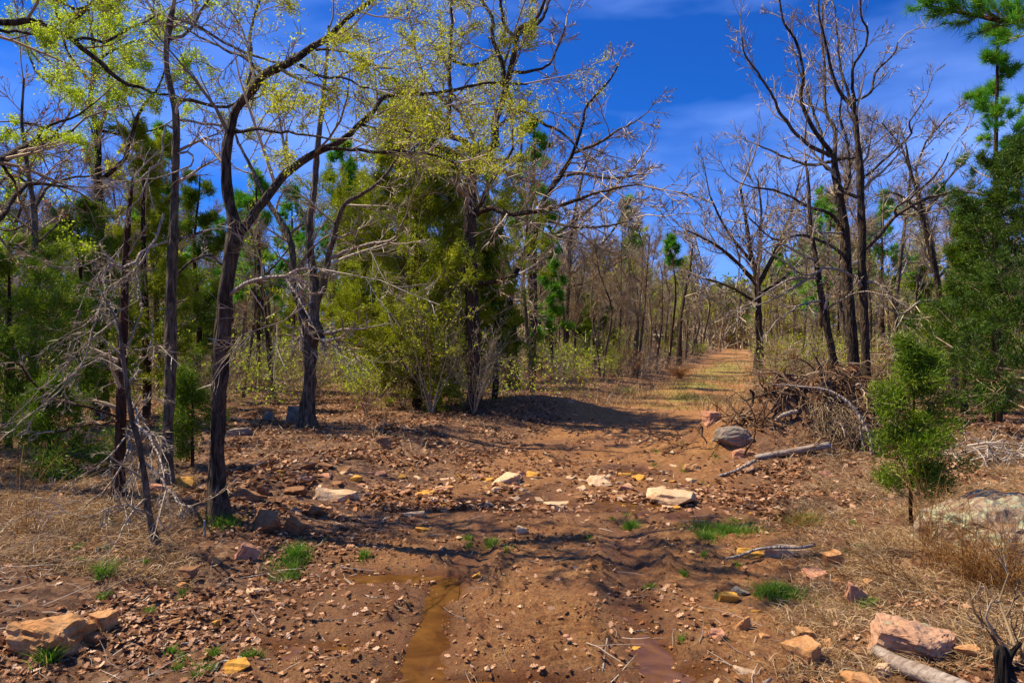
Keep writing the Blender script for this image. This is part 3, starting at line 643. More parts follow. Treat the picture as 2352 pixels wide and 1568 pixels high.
Mt = Tree('oak_tree', 'yellow-green leafing oak with upright twin stems behind the crooked bough', [(232, 880, 26), (230, 650, 22), (228, 500, 18), (225, 394, 15), (222, 300, 13), (208, 250, 11), (212, 190, 9), (216, 120, 7), (205, 40, 5), (200, -20, 4)], Y=12, bark='bark')
Mt.limb([(224, 300, 9), (246, 250, 8), (250, 180, 6), (255, 110, 5), (270, 40, 4)], dy=.8); Mt.limb([(226, 420, 11), (285, 365, 9), (310, 285, 8), (330, 240, 7), (362, 205, 5), (385, 140, 4)], dy=-.6)
Mt.limb([(208, 250, 8), (170, 215, 7), (110, 190, 6), (75, 150, 5), (60, 80, 4), (50, 0, 3)], dy=.8); Mt.limb([(222, 340, 8), (160, 320, 7), (90, 290, 6), (20, 280, 4)], dy=-.8)
Mt.limb([(224, 300, 7), (290, 310, 6), (350, 300, 4)], dy=.8); Mt.limb([(212, 190, 7), (160, 130, 6), (140, 60, 5), (120, 0, 4)], dy=-.6); Mt.limb([(214, 150, 6), (270, 110, 5), (330, 90, 4)], dy=-.8)
Mt.twigs(2.2, 1.4, 7, 5, mat_='twig_brown', rmin=.0045, trunk_from=.5)
Mt.foliage('spring', 6, 7, .030, .03, filt=lambda w: (py_of(w) < 400)*(rng.random(len(w)) < .9))

Mu = Tree('oak_tree', 'young oak in fresh yellow leaf between the dark cedars at the far left', [(20, 900, 18), (22, 760, 15), (15, 650, 13), (25, 560, 10), (40, 500, 7), (60, 450, 4)], Y=10.5, bark='bark')
Mu.limb([(20, 640, 7), (70, 580, 5), (130, 560, 3)], dy=-.5); Mu.limb([(18, 620, 7), (-30, 560, 5)], dy=.5); Mu.limb([(28, 560, 6), (90, 530, 4)], dy=.4)
Mu.twigs(2.5, 1.0, 6, 5, mat_='twig_brown', rmin=.004, trunk_from=.4); Mu.foliage('spring', 3, 4, .045, .04)

Nn = Tree('sapling', 'thin dark leaning sapling between the forked oak and the burl-collared oak', [(630, 916, 13), (622, 860, 10), (616, 790, 10), (605, 700, 9), (596, 600, 8), (592, 520, 6), (588, 430, 4)], bark='bark')
Nn.limb([(600, 640, 5), (640, 600, 4), (670, 560, 3)], dy=.5); Nn.limb([(606, 700, 5), (570, 650, 3)], dy=-.5)
Nn.twigs(2, .9, 5, 4, mat_='twig_brown', rmin=.006, trunk_from=.3); Nn.foliage('spring', 1, 2, .06, .03)

# second stems standing in the middle distance, each traced on its own
def simple(label, pts, Y=None, bark='bark', fol=None, lm=(), name='slender_tree', tw='twig', L1=1.3, up=.08, tf=.35, fr=.3, n3=5, rmin=None):
    T = Tree(name, label, pts, Y=Y, bark=bark, sides=8)
    for l in lm: T.limb(l, dy=rng.uniform(-1, 1))
    T.twigs(1.9, L1, 7, n3+3, mat_=tw, rmin=rmin or .0004*T.Y, trunk_from=tf, up=up)
    if fol: T.foliage(fol, 2, 3, .0035*T.Y, .05, filt=lambda w: rng.random(len(w)) < fr)
    return T
simple('grey-barked pole standing between the centre oak and the black-stemmed oak', [(1132, 872, 14), (1130, 760, 13), (1128, 640, 12), (1122, 500, 9), (1118, 380, 6)], bark='deadwood', L1=1.2)
simple('narrow dark tree just right of the black-stemmed oak', [(1222, 868, 13), (1220, 780, 11), (1218, 640, 11), (1216, 520, 9), (1225, 400, 6), (1230, 320, 4)], L1=1.5)
simple('second narrow dark tree right of the black-stemmed oak, beside the short bright pine', [(1248, 862, 8), (1240, 760, 7), (1242, 640, 6), (1250, 500, 4)], L1=1.0)
simple('brown bare tree behind the short bright pine with a broad fine crown', [(1300, 850, 12), (1301, 740, 11), (1306, 640, 10), (1312, 540, 8), (1330, 440, 6), (1350, 360, 4)], lm=([(1306, 660, 8), (1360, 640, 6), (1420, 600, 4)], [(1308, 600, 7), (1270, 540, 5), (1250, 470, 3)], [(1306, 640, 6), (1400, 540, 5), (1440, 470, 3)]), tw='twig', L1=2.0)
simple('big spreading bare oak beyond the grassy track, fan of fine grey limbs', [(1742, 848, 18), (1744, 780, 15), (1742, 700, 14), (1738, 640, 13), (1725, 580, 10), (1712, 500, 8), (1700, 430, 5)], Y=32,
       lm=([(1740, 660, 12), (1775, 590, 10), (1810, 510, 7), (1835, 420, 4)], [(1736, 650, 11), (1690, 600, 8), (1640, 560, 6), (1580, 530, 4)], [(1730, 690, 8), (1680, 660, 6), (1620, 640, 4)], [(1738, 640, 10), (1745, 560, 8), (1748, 480, 5), (1740, 410, 3)], [(1740, 680, 9), (1800, 640, 7), (1850, 600, 4)], [(1725, 600, 8), (1670, 530, 6), (1630, 450, 4)]), tw='twig', L1=3.2, up=.12, n3=6, rmin=.010)
simple('bare sinuous tree right of the kinked pine, left of the grassy track', [(1560, 835, 10), (1562, 760, 8), (1570, 690, 7), (1585, 620, 6), (1590, 570, 4)], Y=40, L1=1.6)
for i_, (a, b, c_, ttl) in enumerate(((1030, 895, 9, 'left'), (880, 900, 8, 'x'), (1054, 890, 10, 'y'))):
    simple(('dark young stem left of the centre oak, seen through the olive cedar', 'thin dark stem under the left skirt of the olive cedar', 'leaning pale-barked stem close behind the centre oak')[i_], [(a-12*(i_ == 2), b, c_), (a, 800, c_*.9), (a+4, 650, c_*.8), (a, 500, c_*.5)], L1=1.2)

# ---- the dead tangle at the left
dead = Tree('dead_cedar', 'dead leafless cedar with grey drooping branches hanging to the ground left of the slim oak',
            [(272, 1150, 26), (275, 1080, 24), (277, 1000, 24), (279, 900, 22), (281, 800, 20), (285, 700, 16), (290, 560, 13), (298, 470, 9), (305, 410, 5)], bark='bark_red', rough=.4)
dl = [([(375, 490, 7), (356, 554, 8), (319, 606, 8), (285, 640, 8), (244, 666, 8), (229, 711, 7), (205, 738, 6), (188, 752, 4)], -.6, 'deadwood'),
      ([(382, 554, 7), (330, 576, 8), (308, 602, 9), (278, 616, 8), (250, 608, 8), (240, 632, 7), (242, 662, 5)], -.7, 'deadwood'),
      ([(278, 612, 5), (235, 592, 5), (190, 612, 4), (140, 618, 4), (95, 600, 2)], -.6, 'deadwood'),
      ([(270, 730, 6), (240, 752, 6), (210, 782, 6), (161, 827, 5), (120, 872, 3)], -.8, 'deadwood'),
      ([(232, 700, 5), (202, 790, 6), (180, 850, 5), (127, 906, 5), (75, 951, 3)], -.5, 'deadwood'),
      ([(280, 800, 6), (235, 820, 5), (170, 860, 4), (110, 910, 3)], -.6, 'deadwood'),
      ([(289, 884, 7), (311, 940, 7), (322, 977, 6), (320, 1034, 6), (318, 1090, 4), (300, 1180, 3), (300, 1250, 2)], -.9, 'deadwood'),
      ([(311, 930, 6), (337, 977, 5), (365, 1015, 4), (385, 1060, 3), (400, 1130, 2)], -.9, 'deadwood'),
      ([(349, 734, 5), (350, 775, 5), (340, 805, 4), (328, 830, 3)], -.4, 'deadwood'),
      ([(315, 620, 5), (318, 660, 4), (315, 690, 3)], -.3, 'deadwood'),
      ([(285, 690, 5), (265, 665, 5), (255, 660, 4)], -.3, 'deadwood'),
      ([(270, 955, 10), (210, 936, 9), (150, 925, 8), (105, 910, 7), (75, 876, 6), (56, 846, 5), (19, 820, 4)], -.5, 'bark_red'),
      ([(272, 970, 8), (200, 975, 7), (130, 990, 5)], .4, 'bark_red'),
      ([(298, 1010, 7), (270, 1090, 6), (200, 1160, 4), (110, 1220, 3), (30, 1260, 2)], -1.1, 'deadwood'),
      ([(300, 990, 6), (240, 1060, 5), (160, 1110, 4), (80, 1170, 2)], -1.0, 'deadwood'),
      ([(300, 1020, 6), (300, 1100, 5), (290, 1160, 4), (296, 1240, 3)], -1.1, 'deadwood'),
      ([(288, 560, 5), (250, 600, 4), (200, 660, 3), (180, 720, 2)], -.4, 'deadwood'),
      ([(298, 470, 4), (275, 440, 3), (262, 400, 2)], -.2, 'deadwood'),
      ([(300, 840, 5), (340, 815, 4), (370, 790, 3)], -.5, 'deadwood'),
      ([(375, 380, 5), (345, 385, 5), (330, 440, 5), (295, 480, 4), (255, 520, 3)], -.3, 'deadwood')]
for q, dy_, bk in dl: dead.limb([(a, b, c*.72) for a, b, c in q], dy=dy_, bark=bk, sides=6)
dead.twigs(6.5, .50, 6, 5, ang=.75, up=-.06, wig=.12, mat_='twig', rmin=.0022, trunk_from=.25)
dead2 = Tree('dead_cedar', 'twisted dead stem leaning against the leafless cedar, its dark foot bent outwards', [(366, 1255, 16), (350, 1215, 15), (340, 1160, 15), (333, 1100, 14), (320, 1020, 13), (303, 960, 12), (291, 880, 10), (280, 800, 8), (272, 740, 5)], bark='bark_grey', rough=.4)
dead2.limb([(338, 1140, 6), (300, 1180, 5), (270, 1230, 3), (262, 1260, 2)], dy=-.4, bark='deadwood')
dead2.limb([(330, 1060, 6), (380, 1110, 5), (410, 1150, 4), (440, 1165, 3)], dy=-.4, bark='deadwood')
dead2.limb([(310, 970, 6), (350, 1010, 5), (372, 1060, 4), (380, 1130, 3)], dy=-.5, bark='deadwood')
dead2.limb([(345, 1180, 5), (300, 1160, 4), (250, 1165, 3), (200, 1190, 2)], dy=-.6, bark='deadwood')
dead2.twigs(6, .46, 5, 5, ang=.7, up=-.08, wig=.12, mat_='twig', rmin=.0022, trunk_from=.3)

# ------------------------------------------------------------------ evergreens
def cedar_parts(root, h, rad, foot, dens, mat_, blade=.075, seed=0, bark='bark_red', loose=.5, bw=.022, base_r=None, lean=(0, 0), nsp=9, pointy=1.0):
    k = 12; z = np.linspace(0, 1, k)
    P = np.stack([lean[0]*z*z*h+.03*h*vnoise(z*3, z*0+seed, 1), lean[1]*z*z*h+.03*h*vnoise(z*3, z*0+seed+9, 2), z*h], 1)[None]
    P[0, 0] = (0, 0, -.1)
    r0 = base_r or h*.016; R = (r0*(1-.9*z)+.004)[None]
    V, Fq = tubes(P, R, 8, .3, seed); link('trunk', mkmesh('trunk', V, Fq), M[bark], root)
    nb = int(dens)
    B = grow(P, R, nb, foot, .97, 0, 1.25, 7, .05, .10, .35, .008, labs=rad)
    # conical habit with uneven clumps
    zz = B[0][:, 0, 2]/h; prof = np.clip((1-zz)**(.8*pointy)*1.05+.07, 0, 1)*(.5+.75*rng.random(len(zz)))*np.clip(.75+(zz-foot)*3, .7, 1)
    st_ = B[0][:, :1]; ln = np.linalg.norm(np.diff(B[0], axis=1), axis=-1).sum(1); BP = st_+(B[0]-st_)*(prof*rad/np.maximum(ln, .01))[:, None, None]
    B = (BP, B[1]*.8)
    Cc = grow(*B, 9, .15, 1, .42, .85, 5, .04, .12, .5, .004)
    Dd = grow(*Cc, 5, .1, 1, .6, .75, 4, .03, .12, .6, .003)
    V, Fs, va = twigmesh([B, Cc]); link('branches', mkmesh('branches', V, Fs, va), M['twig_brown'], root, kind='stuff')
    colb = np.repeat(rng.random(len(Cc[0])), 5)*.5+rng.random(len(Dd[0]))*.5
    p, d = along(Dd[0], 3, .1, 1); cb = np.repeat(colb, 3)
    V, Fq, va = blades(p, d, nsp, blade, bw, .02*loose+.012, 1.0, .55, cb)
    link('foliage', mkmesh('foliage', V, Fq, va, smooth=False), M[mat_], root, kind='stuff')
def cedar(label, px, py, top, widpx, mat_, Y=None, foot=.06, dens=46, **kw):
    if Y is None: x, Y, z = at(px, py)
    x = (px-CX)/F*Y; z = float(Hs(x, Y)); h = (EYE-(top-CY)/F*Y)-z
    r = empty('cedar_tree', (x, Y, z)); tag(r, label, 'cedar tree')
    cedar_parts(r, h, widpx/2/F*Y, foot, dens, mat_, seed=int(px), **kw); return r
cedar('large feathery olive-green cedar wrapped round the centre oak', 958, 938, 320, 570, 'cedar_gold', foot=.03, dens=116, blade=.11, bw=.016, nsp=11, loose=1.5, base_r=.11, pointy=.42)
cedar('smaller olive-green cedar at the left skirt of the large feathery one', 832, 880, 430, 190, 'cedar_gold', Y=19, foot=.1, dens=34, blade=.12, bw=.03, nsp=6, loose=2)
cedar('olive-green cedar right of the centre oak trunk', 1135, 880, 520, 170, 'cedar', Y=15.5, foot=.22, dens=30, blade=.10, bw=.028, nsp=6, loose=2)
cedar('dark green cedar filling the right edge above the lichen boulder', 2375, 1040, 345, 540, 'cedar_dark', Y=9.6, foot=.04, dens=66, blade=.07, bw=.011, nsp=11, loose=.9, pointy=.5)
cedar('dark cedar with a rounded top behind the small right-hand cedar', 2215, 940, 470, 230, 'cedar', Y=13.5, foot=.05, dens=40, blade=.09, bw=.014, nsp=9, loose=2.5)
cedar('young waist-high cedar with a bare thin stem beside the lichen boulder', 2096, 1215, 785, 235, 'cedar', foot=.13, dens=38, blade=.05, bw=.0075, nsp=4, loose=1.1, base_r=.012, pointy=.8)
cedar('dark green cedar crowding the left edge, its low boughs over the dry grass', 20, 1060, 560, 440, 'cedar', Y=8.6, foot=.04, dens=46, blade=.065, bw=.011, nsp=8, loose=1.0, pointy=.5)
cedar('dark cedar behind the hanging grey branches of the dead one', 185, 960, 470, 330, 'cedar', Y=11, foot=.04, dens=44, blade=.08, bw=.012, nsp=8, loose=1.2, pointy=.5)
cedar('russet-tipped tall cedar between the dead cedar and the slim oak', 335, 930, 300, 300, 'cedar_gold', Y=12.5, foot=.06, dens=44, blade=.09, bw=.013, nsp=8, loose=1.2, pointy=.55)
cedar('dusky cedar between the slim oak and the forked oak', 455, 900, 400, 210, 'cedar', Y=14.5, foot=.05, dens=34, blade=.10, bw=.015, nsp=7, loose=1.4, pointy=.6)
cedar('small low cedar by the foot of the slim oak', 440, 1075, 860, 170, 'cedar', foot=.12, dens=13, blade=.06, bw=.010, nsp=5, loose=2)
cedar('small cedar bush left of the dead cedar in the dry grass', 110, 1130, 880, 330, 'cedar', Y=7.2, foot=.05, dens=22, blade=.06, bw=.010, nsp=6, loose=2)

def pine_parts(root, h, rad, foot, nb, needle=.16, dens=1.0, seed=0, curve=0, tuft=34, nw=.010, bare=.35, n2=5):
    k = 14; z = np.linspace(0, 1, k)
    P = np.stack([curve*h*np.sin(z*3)*.05+.02*h*vnoise(z*3, z*0+seed, 1), .02*h*vnoise(z*3, z*0+seed+9, 2), z*h], 1)[None]; P[0, 0] = (0, 0, -.1)
    R = (h*.011*(1-.88*z)+.006)[None]
    V, Fq = tubes(P, R, 8, .25, seed); link('trunk', mkmesh('trunk', V, Fq), M['bark_red'], root)
    B = grow(P, R, nb, foot, .98, 0, 1.15, 6, .10, .10, .35, .008, labs=rad)
    zz = B[0][:, 0, 2]/h; prof = np.clip((1-zz)*1.6+.15, 0, 1)*(.6+.6*rng.random(len(zz)))
    st_ = B[0][:, :1]; ln = np.linalg.norm(np.diff(B[0], axis=1), axis=-1).sum(1); B = (st_+(B[0]-st_)*(prof*rad/np.maximum(ln, .01))[:, None, None], B[1]*.8)
    Cc = grow(*B, n2, bare, 1, .42, .8, 4, .10, .10, .5, .005)
    top = (P[:, -4:], R[:, -4:])
    V, Fs, va = twigmesh([B, Cc]); link('branches', mkmesh('branches', V, Fs, va), M['twig_brown'], root, kind='stuff')
    tips = np.concatenate([Cc[0][:, -1], Cc[0][:, -2], B[0][:, -1], P[:, -1], P[:, -2]]); dd = np.concatenate([nrm(Cc[0][:, -1]-Cc[0][:, -2])]*2+[nrm(B[0][:, -1]-B[0][:, -2])]+[np.array([[0, 0, 1.]])]*2)
    V, Fq, va = blades(tips, dd, tuft, needle, nw, .018, .75, .62)
    link('foliage', mkmesh('foliage', V, Fq, va, smooth=False), M['pine'], root, kind='stuff')
def pine(label, px, py, top, widpx, Y=None, foot=.3, nb=26, **kw):
    if Y is None: x, Y, z = at(px, py)
    x = (px-CX)/F*Y; z = float(Hs(x, Y)); h = (EYE-(top-CY)/F*Y)-z
    r = empty('pine_tree', (x, Y, z)); tag(r, label, 'pine tree'); pine_parts(r, h, widpx/2/F*Y, foot, nb, seed=int(px), **kw); return r
pine('tall pine at the right edge with bright green needle tufts high over the dark cedar', 2288, 960, 55, 250, Y=12, foot=.45, nb=34, needle=.17, nw=.009, tuft=60, n2=5)
pine('short bright green young pine between the narrow stems right of the centre', 1268, 872, 545, 95, foot=.2, nb=26, needle=.26, nw=.028, tuft=34)
pine('tallest thin pine, straight with a sparse round top, left of the kinked thin pine', 1446, 842, 455, 110, Y=36, foot=.62, nb=16, needle=.34, nw=.045, tuft=26)
pine('thin pine with a kinked stem and small tufted top left of the sky gap', 1528, 836, 540, 95, Y=36, foot=.72, nb=10, needle=.32, nw=.04, tuft=24, curve=1.6)
pine('pine seen between the burl-collared oak and the forked oak', 590, 890, 395, 190, Y=20, foot=.35, nb=34, needle=.26, nw=.022, tuft=34)
pine('pine behind the top of the centre oak on its right side', 1225, 860, 270, 190, Y=24, foot=.4, nb=36, needle=.28, nw=.026, tuft=32)
pine('pine behind the crown of the burl-collared oak', 790, 860, 330, 230, Y=24, foot=.35, nb=36, needle=.28, nw=.026, tuft=32)
pine('pine poking up behind the left one of the two tall bare trees', 1885, 850, 435, 70, Y=26, foot=.6, nb=16, needle=.24, nw=.028, tuft=30)
pine('dark pine above the russet-tipped cedar', 365, 860, 290, 150, Y=17, foot=.5, nb=26, needle=.22, nw=.02, tuft=40)
pine('tall dim pine rising behind the centre oak on its left side', 945, 850, 190, 210, Y=22, foot=.5, nb=34, needle=.26, nw=.024, tuft=30)

# pine bough hanging in at the top right corner, from a pine outside the picture
pb = Tree('pine_tree', 'pine whose long needled bough crosses the top right corner', [(2620, 1160, 60), (2610, 800, 52), (2600, 400, 44), (2590, 60, 34), (2590, -200, 22)], Y=7.5, bark='bark_red')
pb.limb([(2590, 70, 16), (2480, 50, 14), (2352, 46, 12), (2290, 46, 10), (2230, 35, 8), (2180, 24, 6), (2140, 14, 4), (2110, 18, 2)], dy=.4, sides=8)
_P, _R, _ = pb.limbs[-1]
_c = grow(_P, _R, 46, .30, .98, 0, .8, 5, .16, .1, .5, .004, labs=.45)
V, Fs, va = twigmesh([_c]); link('branches', mkmesh('branches', V, Fs, va), M['twig_brown'], pb.root, kind='stuff')
V, Fq, va = blades(np.concatenate([_c[0][:, -1], _c[0][:, -2], _c[0][:, -3]]), np.concatenate([nrm(_c[0][:, -1]-_c[0][:, -2])]*3), 46, .15, .006, .015, .7, .6)
link('foliage', mkmesh('foliage', V, Fq, va, smooth=False), M['pine'], pb.root, kind='stuff')

# ------------------------------------------------------------------ the wood behind: kinds built once, then copied one by one
def bare_proto(name, label, seed, h, spread, tw='twig', bark='bark_grey', fol=None, fs=.11, n=(15, 7, 6, 4), up=.12, first=.3, ang=.75, fr=1.0, rmin=.010):
    r = empty(name); tag(r, label, 'tree')
    k = 12; z = np.linspace(0, 1, k)
    P = np.stack([h*.07*vnoise(z*2.5, z*0+seed, 1)*z*4, h*.07*vnoise(z*2.5, z*0+seed+5, 2)*z*4, z*h], 1)[None]; P[0, 0, 2] = -.25
    R = (h*.0105*(1-.88*z)+.008)[None]
    V, Fq = tubes(P, R, 7, .2, seed); link('trunk', mkmesh('trunk', V, Fq), M[bark], r)
    a = grow(P, R, n[0], first, 1, 0, ang, 7, up, .14, .55, .016, labs=spread)
    b = grow(*a, n[1], .15, 1, .5, .75, 5, up*.8, .15, .55, rmin*1.1); c = grow(*b, n[2], .15, 1, .55, .75, 4, up*.6, .15, .6, rmin*.8); d = grow(*c, n[3], .1, 1, .6, .7, 3, up*.5, .12, .7, rmin*.62)
    pe, de = along(c[0], 2, .1, 1); pf, df_ = along(d[0], 1, .2, 1)
    V1, F1, va1 = blades(np.concatenate([pe, pf]), np.concatenate([de, df_]), 1, h*.07, rmin*1.1, .0, 1.3, .35)
    Va, Fa_, vaa = twigmesh([a, b, c], (5, 3, 3)); V, Fs, va = join([(Va, Fa_[0], vaa), (V1, F1, va1)]); link('crown', mkmesh('crown', V, Fs, va), M[tw], r)
    if fol:
        p, dd = along(d[0], 1, .5, 1); kk = rng.random(len(p)) < fr
        V, Fq, va = leaves(p[kk], dd[kk], 3, fs, .06, .7); link('foliage', mkmesh('foliage', V, Fq, va, smooth=False), M[fol], r, kind='stuff')
    return r
protos = {
 'bare': [bare_proto('bare_tree', 'x', 3, 8.5, 2.6, 'twig'), bare_proto('bare_tree', 'x', 8, 9.5, 2.2, 'twig_brown', n=(17, 7, 6, 3), up=.16), bare_proto('bare_tree', 'x', 13, 7.5, 2.4, 'twig', n=(13, 7, 6, 4), first=.22), bare_proto('bare_tree', 'x', 23, 10, 2.8, 'twig_brown', n=(15, 7, 5, 4), first=.4),
  bare_proto('bare_tree', 'x', 41, 7.0, 1.1, 'twig', n=(13, 5, 4, 2), first=.25, ang=.55), bare_proto('bare_tree', 'x', 43, 6.0, 1.0, 'twig_brown', n=(11, 5, 4, 2), first=.3, ang=.6, up=.18)],
 'leafy': [bare_proto('leafing_tree', 'x', 31, 8, 2.3, 'twig_brown', fol='spring', n=(14, 6, 6, 3), fr=.55), bare_proto('leafing_tree', 'x', 37, 7, 2.0, 'twig', fol='spring_gold', n=(13, 6, 6, 3), fr=.6)],
}
def evproto(name, fn, *a, **k):
    r = empty(name); tag(r, 'x', name.replace('_', ' ')); fn(r, *a, **k); return r
protos['pine'] = [evproto('pine_tree', pine_parts, 9.5, 1.7, .5, 30, needle=.32, nw=.038, tuft=18, seed=4), evproto('pine_tree', pine_parts, 8, 1.5, .35, 30, needle=.30, nw=.038, tuft=18, seed=9, curve=1)]
protos['cedar'] = [evproto('cedar_tree', cedar_parts, 5.5, 1.5, .04, 30, 'cedar', blade=.16, bw=.05, nsp=3, loose=2.5, seed=5), evproto('cedar_tree', cedar_parts, 4.2, 1.5, .04, 26, 'cedar_dark', blade=.15, bw=.05, nsp=3, loose=2.5, seed=15), evproto('cedar_tree', cedar_parts, 4.8, 1.3, .04, 26, 'cedar_gold', blade=.16, bw=.05, nsp=3, loose=2.5, seed=25)]
def bush_parts(r, h, sp, tw, fol, fs, fr, seed, nst=9, n=(6, 5, 4)):
    P = np.zeros((nst, 5, 3)); an = rng.uniform(0, 6.28, nst)
    for k in range(5): P[:, k] = np.stack([np.cos(an)*sp*(k/4)**1.1*rng.uniform(.5, 1, nst), np.sin(an)*sp*(k/4)**1.1*rng.uniform(.5, 1, nst), h*k/4*rng.uniform(.8, 1.1, nst)-.03], 1)
    R = np.repeat(np.linspace(.011, .004, 5)[None], nst, 0)
    a = grow(P, R, n[0], .15, 1, .5, .7, 5, .08, .15, .6, .005); b = grow(*a, n[1], .1, 1, .55, .75, 4, .06, .15, .6, .004); c = grow(*b, n[2], .1, 1, .5, .7, 3, .05, .1, .7, .003)
    V, Fs, va = twigmesh([(P, R), a, b, c], (4, 3, 3, 3)); link('stems', mkmesh('stems', V, Fs, va), M[tw], r)
    if fol:
        p, dd = along(c[0], 1, .4, 1); kk = rng.random(len(p)) < fr
        V, Fq, va = leaves(p[kk], dd[kk], 3, fs, .04, .65); link('foliage', mkmesh('foliage', V, Fq, va, smooth=False), M[fol], r, kind='stuff')
def bproto(*a, name='bush', **k):
    r = empty(name); tag(r, 'x', 'bush'); bush_parts(r, *a, **k); return r
protos['bush'] = [bproto(1.8, .9, 'twig', None, 0, 0, 1), bproto(1.5, .8, 'twig_brown', 'spring', .05, .45, 2), bproto(2.2, 1.0, 'twig', 'spring_gold', .05, .35, 3), bproto(1.3, .9, 'twig_brown', None, 0, 0, 4), bproto(1.6, .8, 'twig_brown', 'red_leaf', .045, .25, 5)]
used = set()
ZN = {'left': ('in the wood behind the left-hand trunks', 'trees in the wood at the left'), 'mid': ('in the far wood either side of the grassy track', 'trees along the far track'), 'right': ('in the wood beyond the earth heap', 'trees in the wood at the right')}
LB = {'bare': ('fine-twigged bare grey-brown tree', 'bare'), 'leafy': ('tree in thin yellow-green spring leaf', 'leafing'), 'pine': ('green pine with tufted needles', 'pine'), 'cedar': ('dense conical cedar', 'cedar'), 'bush': ('waist-high twiggy bush', 'bush')}
def put(kind, x, y, sc, zone, vi=None):
    L_ = protos[kind]; vi = rng.integers(len(L_)) if vi is None else vi; p = L_[vi]
    lab = LB[kind][0]+' '+ZN[zone][0]; grp = LB[kind][1]+' '+ZN[zone][1]
    sc = float(sc); s3 = (sc*float(rng.uniform(.9, 1.15)), sc*float(rng.uniform(.9, 1.15)), sc)
    loc = (float(x), float(y), float(Hs(x, y)))
    def reg(o): PLACED.append((o, kind, x, y)); return o
    if (kind, vi) not in used:
        used.add((kind, vi)); p.location = loc; p.rotation_euler = (0, 0, float(rng.uniform(0, 6.28))); p.scale = s3; p['label'] = lab; p['group'] = grp; return reg(p)
    return reg(dup(p, loc, rng.uniform(0, 6.28), s3, lab, grp))
def corr(x, y): return abs(x-float(tcx(y)))
cnt = 0; PLACED = []
def fill(n, k0, k1, y0, y1, mix, zone, scl=(.8, 1.1), mind=0, keep=2.6, pw=1.0):
    kinds = list(mix); pr = np.array([mix[k] for k in kinds], float); pr /= pr.sum(); placed = []
    tries = 0
    while len(placed) < n and tries < n*30:
        tries += 1
        y = y0+(y1-y0)*rng.random()**pw; x = rng.uniform(k0, k1)*y
        if corr(x, y) < keep+.015*y: continue
        if any((x-a)**2+(y-b)**2 < mind*mind for a, b in placed): continue
        placed.append((x, y)); put(kinds[rng.choice(len(kinds), p=pr)], x, y, rng.uniform(*scl), zone)
fill(30, -.85, -.02, 20, 34, {'bare': 6, 'leafy': 3, 'pine': 3, 'cedar': 3}, 'left', (.75, 1.05), 1.8)
fill(80, -.85, .14, 34, 75, {'bare': 7, 'leafy': 4, 'pine': 3, 'cedar': 3}, 'left', (.85, 1.2), 2.0)
fill(24, .44, .85, 18, 36, {'bare': 6, 'leafy': 2, 'pine': 1, 'cedar': 3}, 'right', (.55, .85), 1.6)
fill(56, .40, .85, 34, 80, {'bare': 6, 'leafy': 5, 'pine': 4, 'cedar': 2}, 'right', (.8, 1.1), 2)
fill(26, .04, .26, 26, 46, {'bare': 6, 'leafy': 2, 'cedar': 2}, 'mid', (.45, .8), 1.5, keep=3.5)
fill(90, .05, .42, 48, 110, {'bare': 7, 'leafy': 5, 'pine': 3, 'cedar': 2}, 'mid', (.8, 1.15), 2, keep=1.5)
fill(95, -.85, -.02, 13, 36, {'bush': 1}, 'left', (.5, 1.0), .8)
fill(60, .40, .85, 13, 36, {'bush': 1}, 'right', (.5, 1.0), .8)
fill(60, .04, .42, 22, 60, {'bush': 1}, 'mid', (.4, .9), .8, keep=1.5)
def slim(n, k0, k1, y0, y1, zone, keep=1.8):
    for _ in range(n*3):
        y = rng.uniform(y0, y1); x = rng.uniform(k0, k1)*y
        if corr(x, y) < keep+.01*y: continue
        put('bare', x, y, rng.uniform(.6, 1.05), zone, 4+int(rng.integers(2))); n -= 1
        if n <= 0: break
fill(14, -1.5, -.9, 9, 40, {'bare': 3, 'cedar': 3, 'pine': 2}, 'left', (.9, 1.1), 2.5); fill(10, .9, 1.4, 12, 40, {'bare': 3, 'cedar': 3, 'pine': 2}, 'right', (.9, 1.1), 2.5)
slim(45, -.85, .1, 17, 45, 'left'); slim(40, .05, .26, 27, 60, 'mid'); slim(35, .42, .85, 15, 45, 'right'); slim(24, .30, .42, 45, 90, 'mid', 1.2)
for zx, zy in ((-12, 11), (-16, 15), (-14, 20), (-10, 7.5), (-18, 26), (13, 10.5)):
    put('bare', zx, zy, .95, 'left' if zx < 0 else 'right')

# far-off wood that reads as one mass
nfar = 330; fx = rng.uniform(-.88, .88, nfar); fy = rng.uniform(62, 150, nfar); fX = fx*fy
keepm = np.abs(fX-tcx(fy)) > 2.6; fX, fy = fX[keepm], fy[keepm]
ex = rng.uniform(.28, .40, 110)*118; fX = np.concatenate([fX, ex]); fy = np.concatenate([fy, rng.uniform(98, 140, 110)])      # closes the far end of the track
nf = len(fX); hh = rng.uniform(7, 11.5, nf); gz = Hs(fX, fy)
zz = np.linspace(0, 1, 5)
P = np.stack([fX[:, None]+rng.normal(size=(nf, 5))*.25, fy[:, None]+rng.normal(size=(nf, 5))*.25, gz[:, None]+zz[None]*hh[:, None]], -1); R = np.repeat((np.linspace(.14, .04, 5))[None], nf, 0)
a_ = grow(P, R, 12, .12, 1, .36, .75, 4, .12, .15, .5, .03); p_, d_ = along(a_[0], 9, .1, 1)
V1, F1, va1 = blades(p_, d_, 1, 1.5, .13, .1, .8, .55, colbase=np.repeat(np.repeat(rng.random(nf), 12), 9))
Va, Fa_, vaa = twigmesh([(P, R), a_], (4, 3)); V, Fs, va = join([(Va, Fa_[0], vaa), (V1, F1, va1)])
o = link('far_woods', mkmesh('far_woods', V, Fs, va), M['twig'], kind='stuff'); tag(o, 'distant grey-brown bare wood closing the view behind everything', 'woods', kind='stuff')
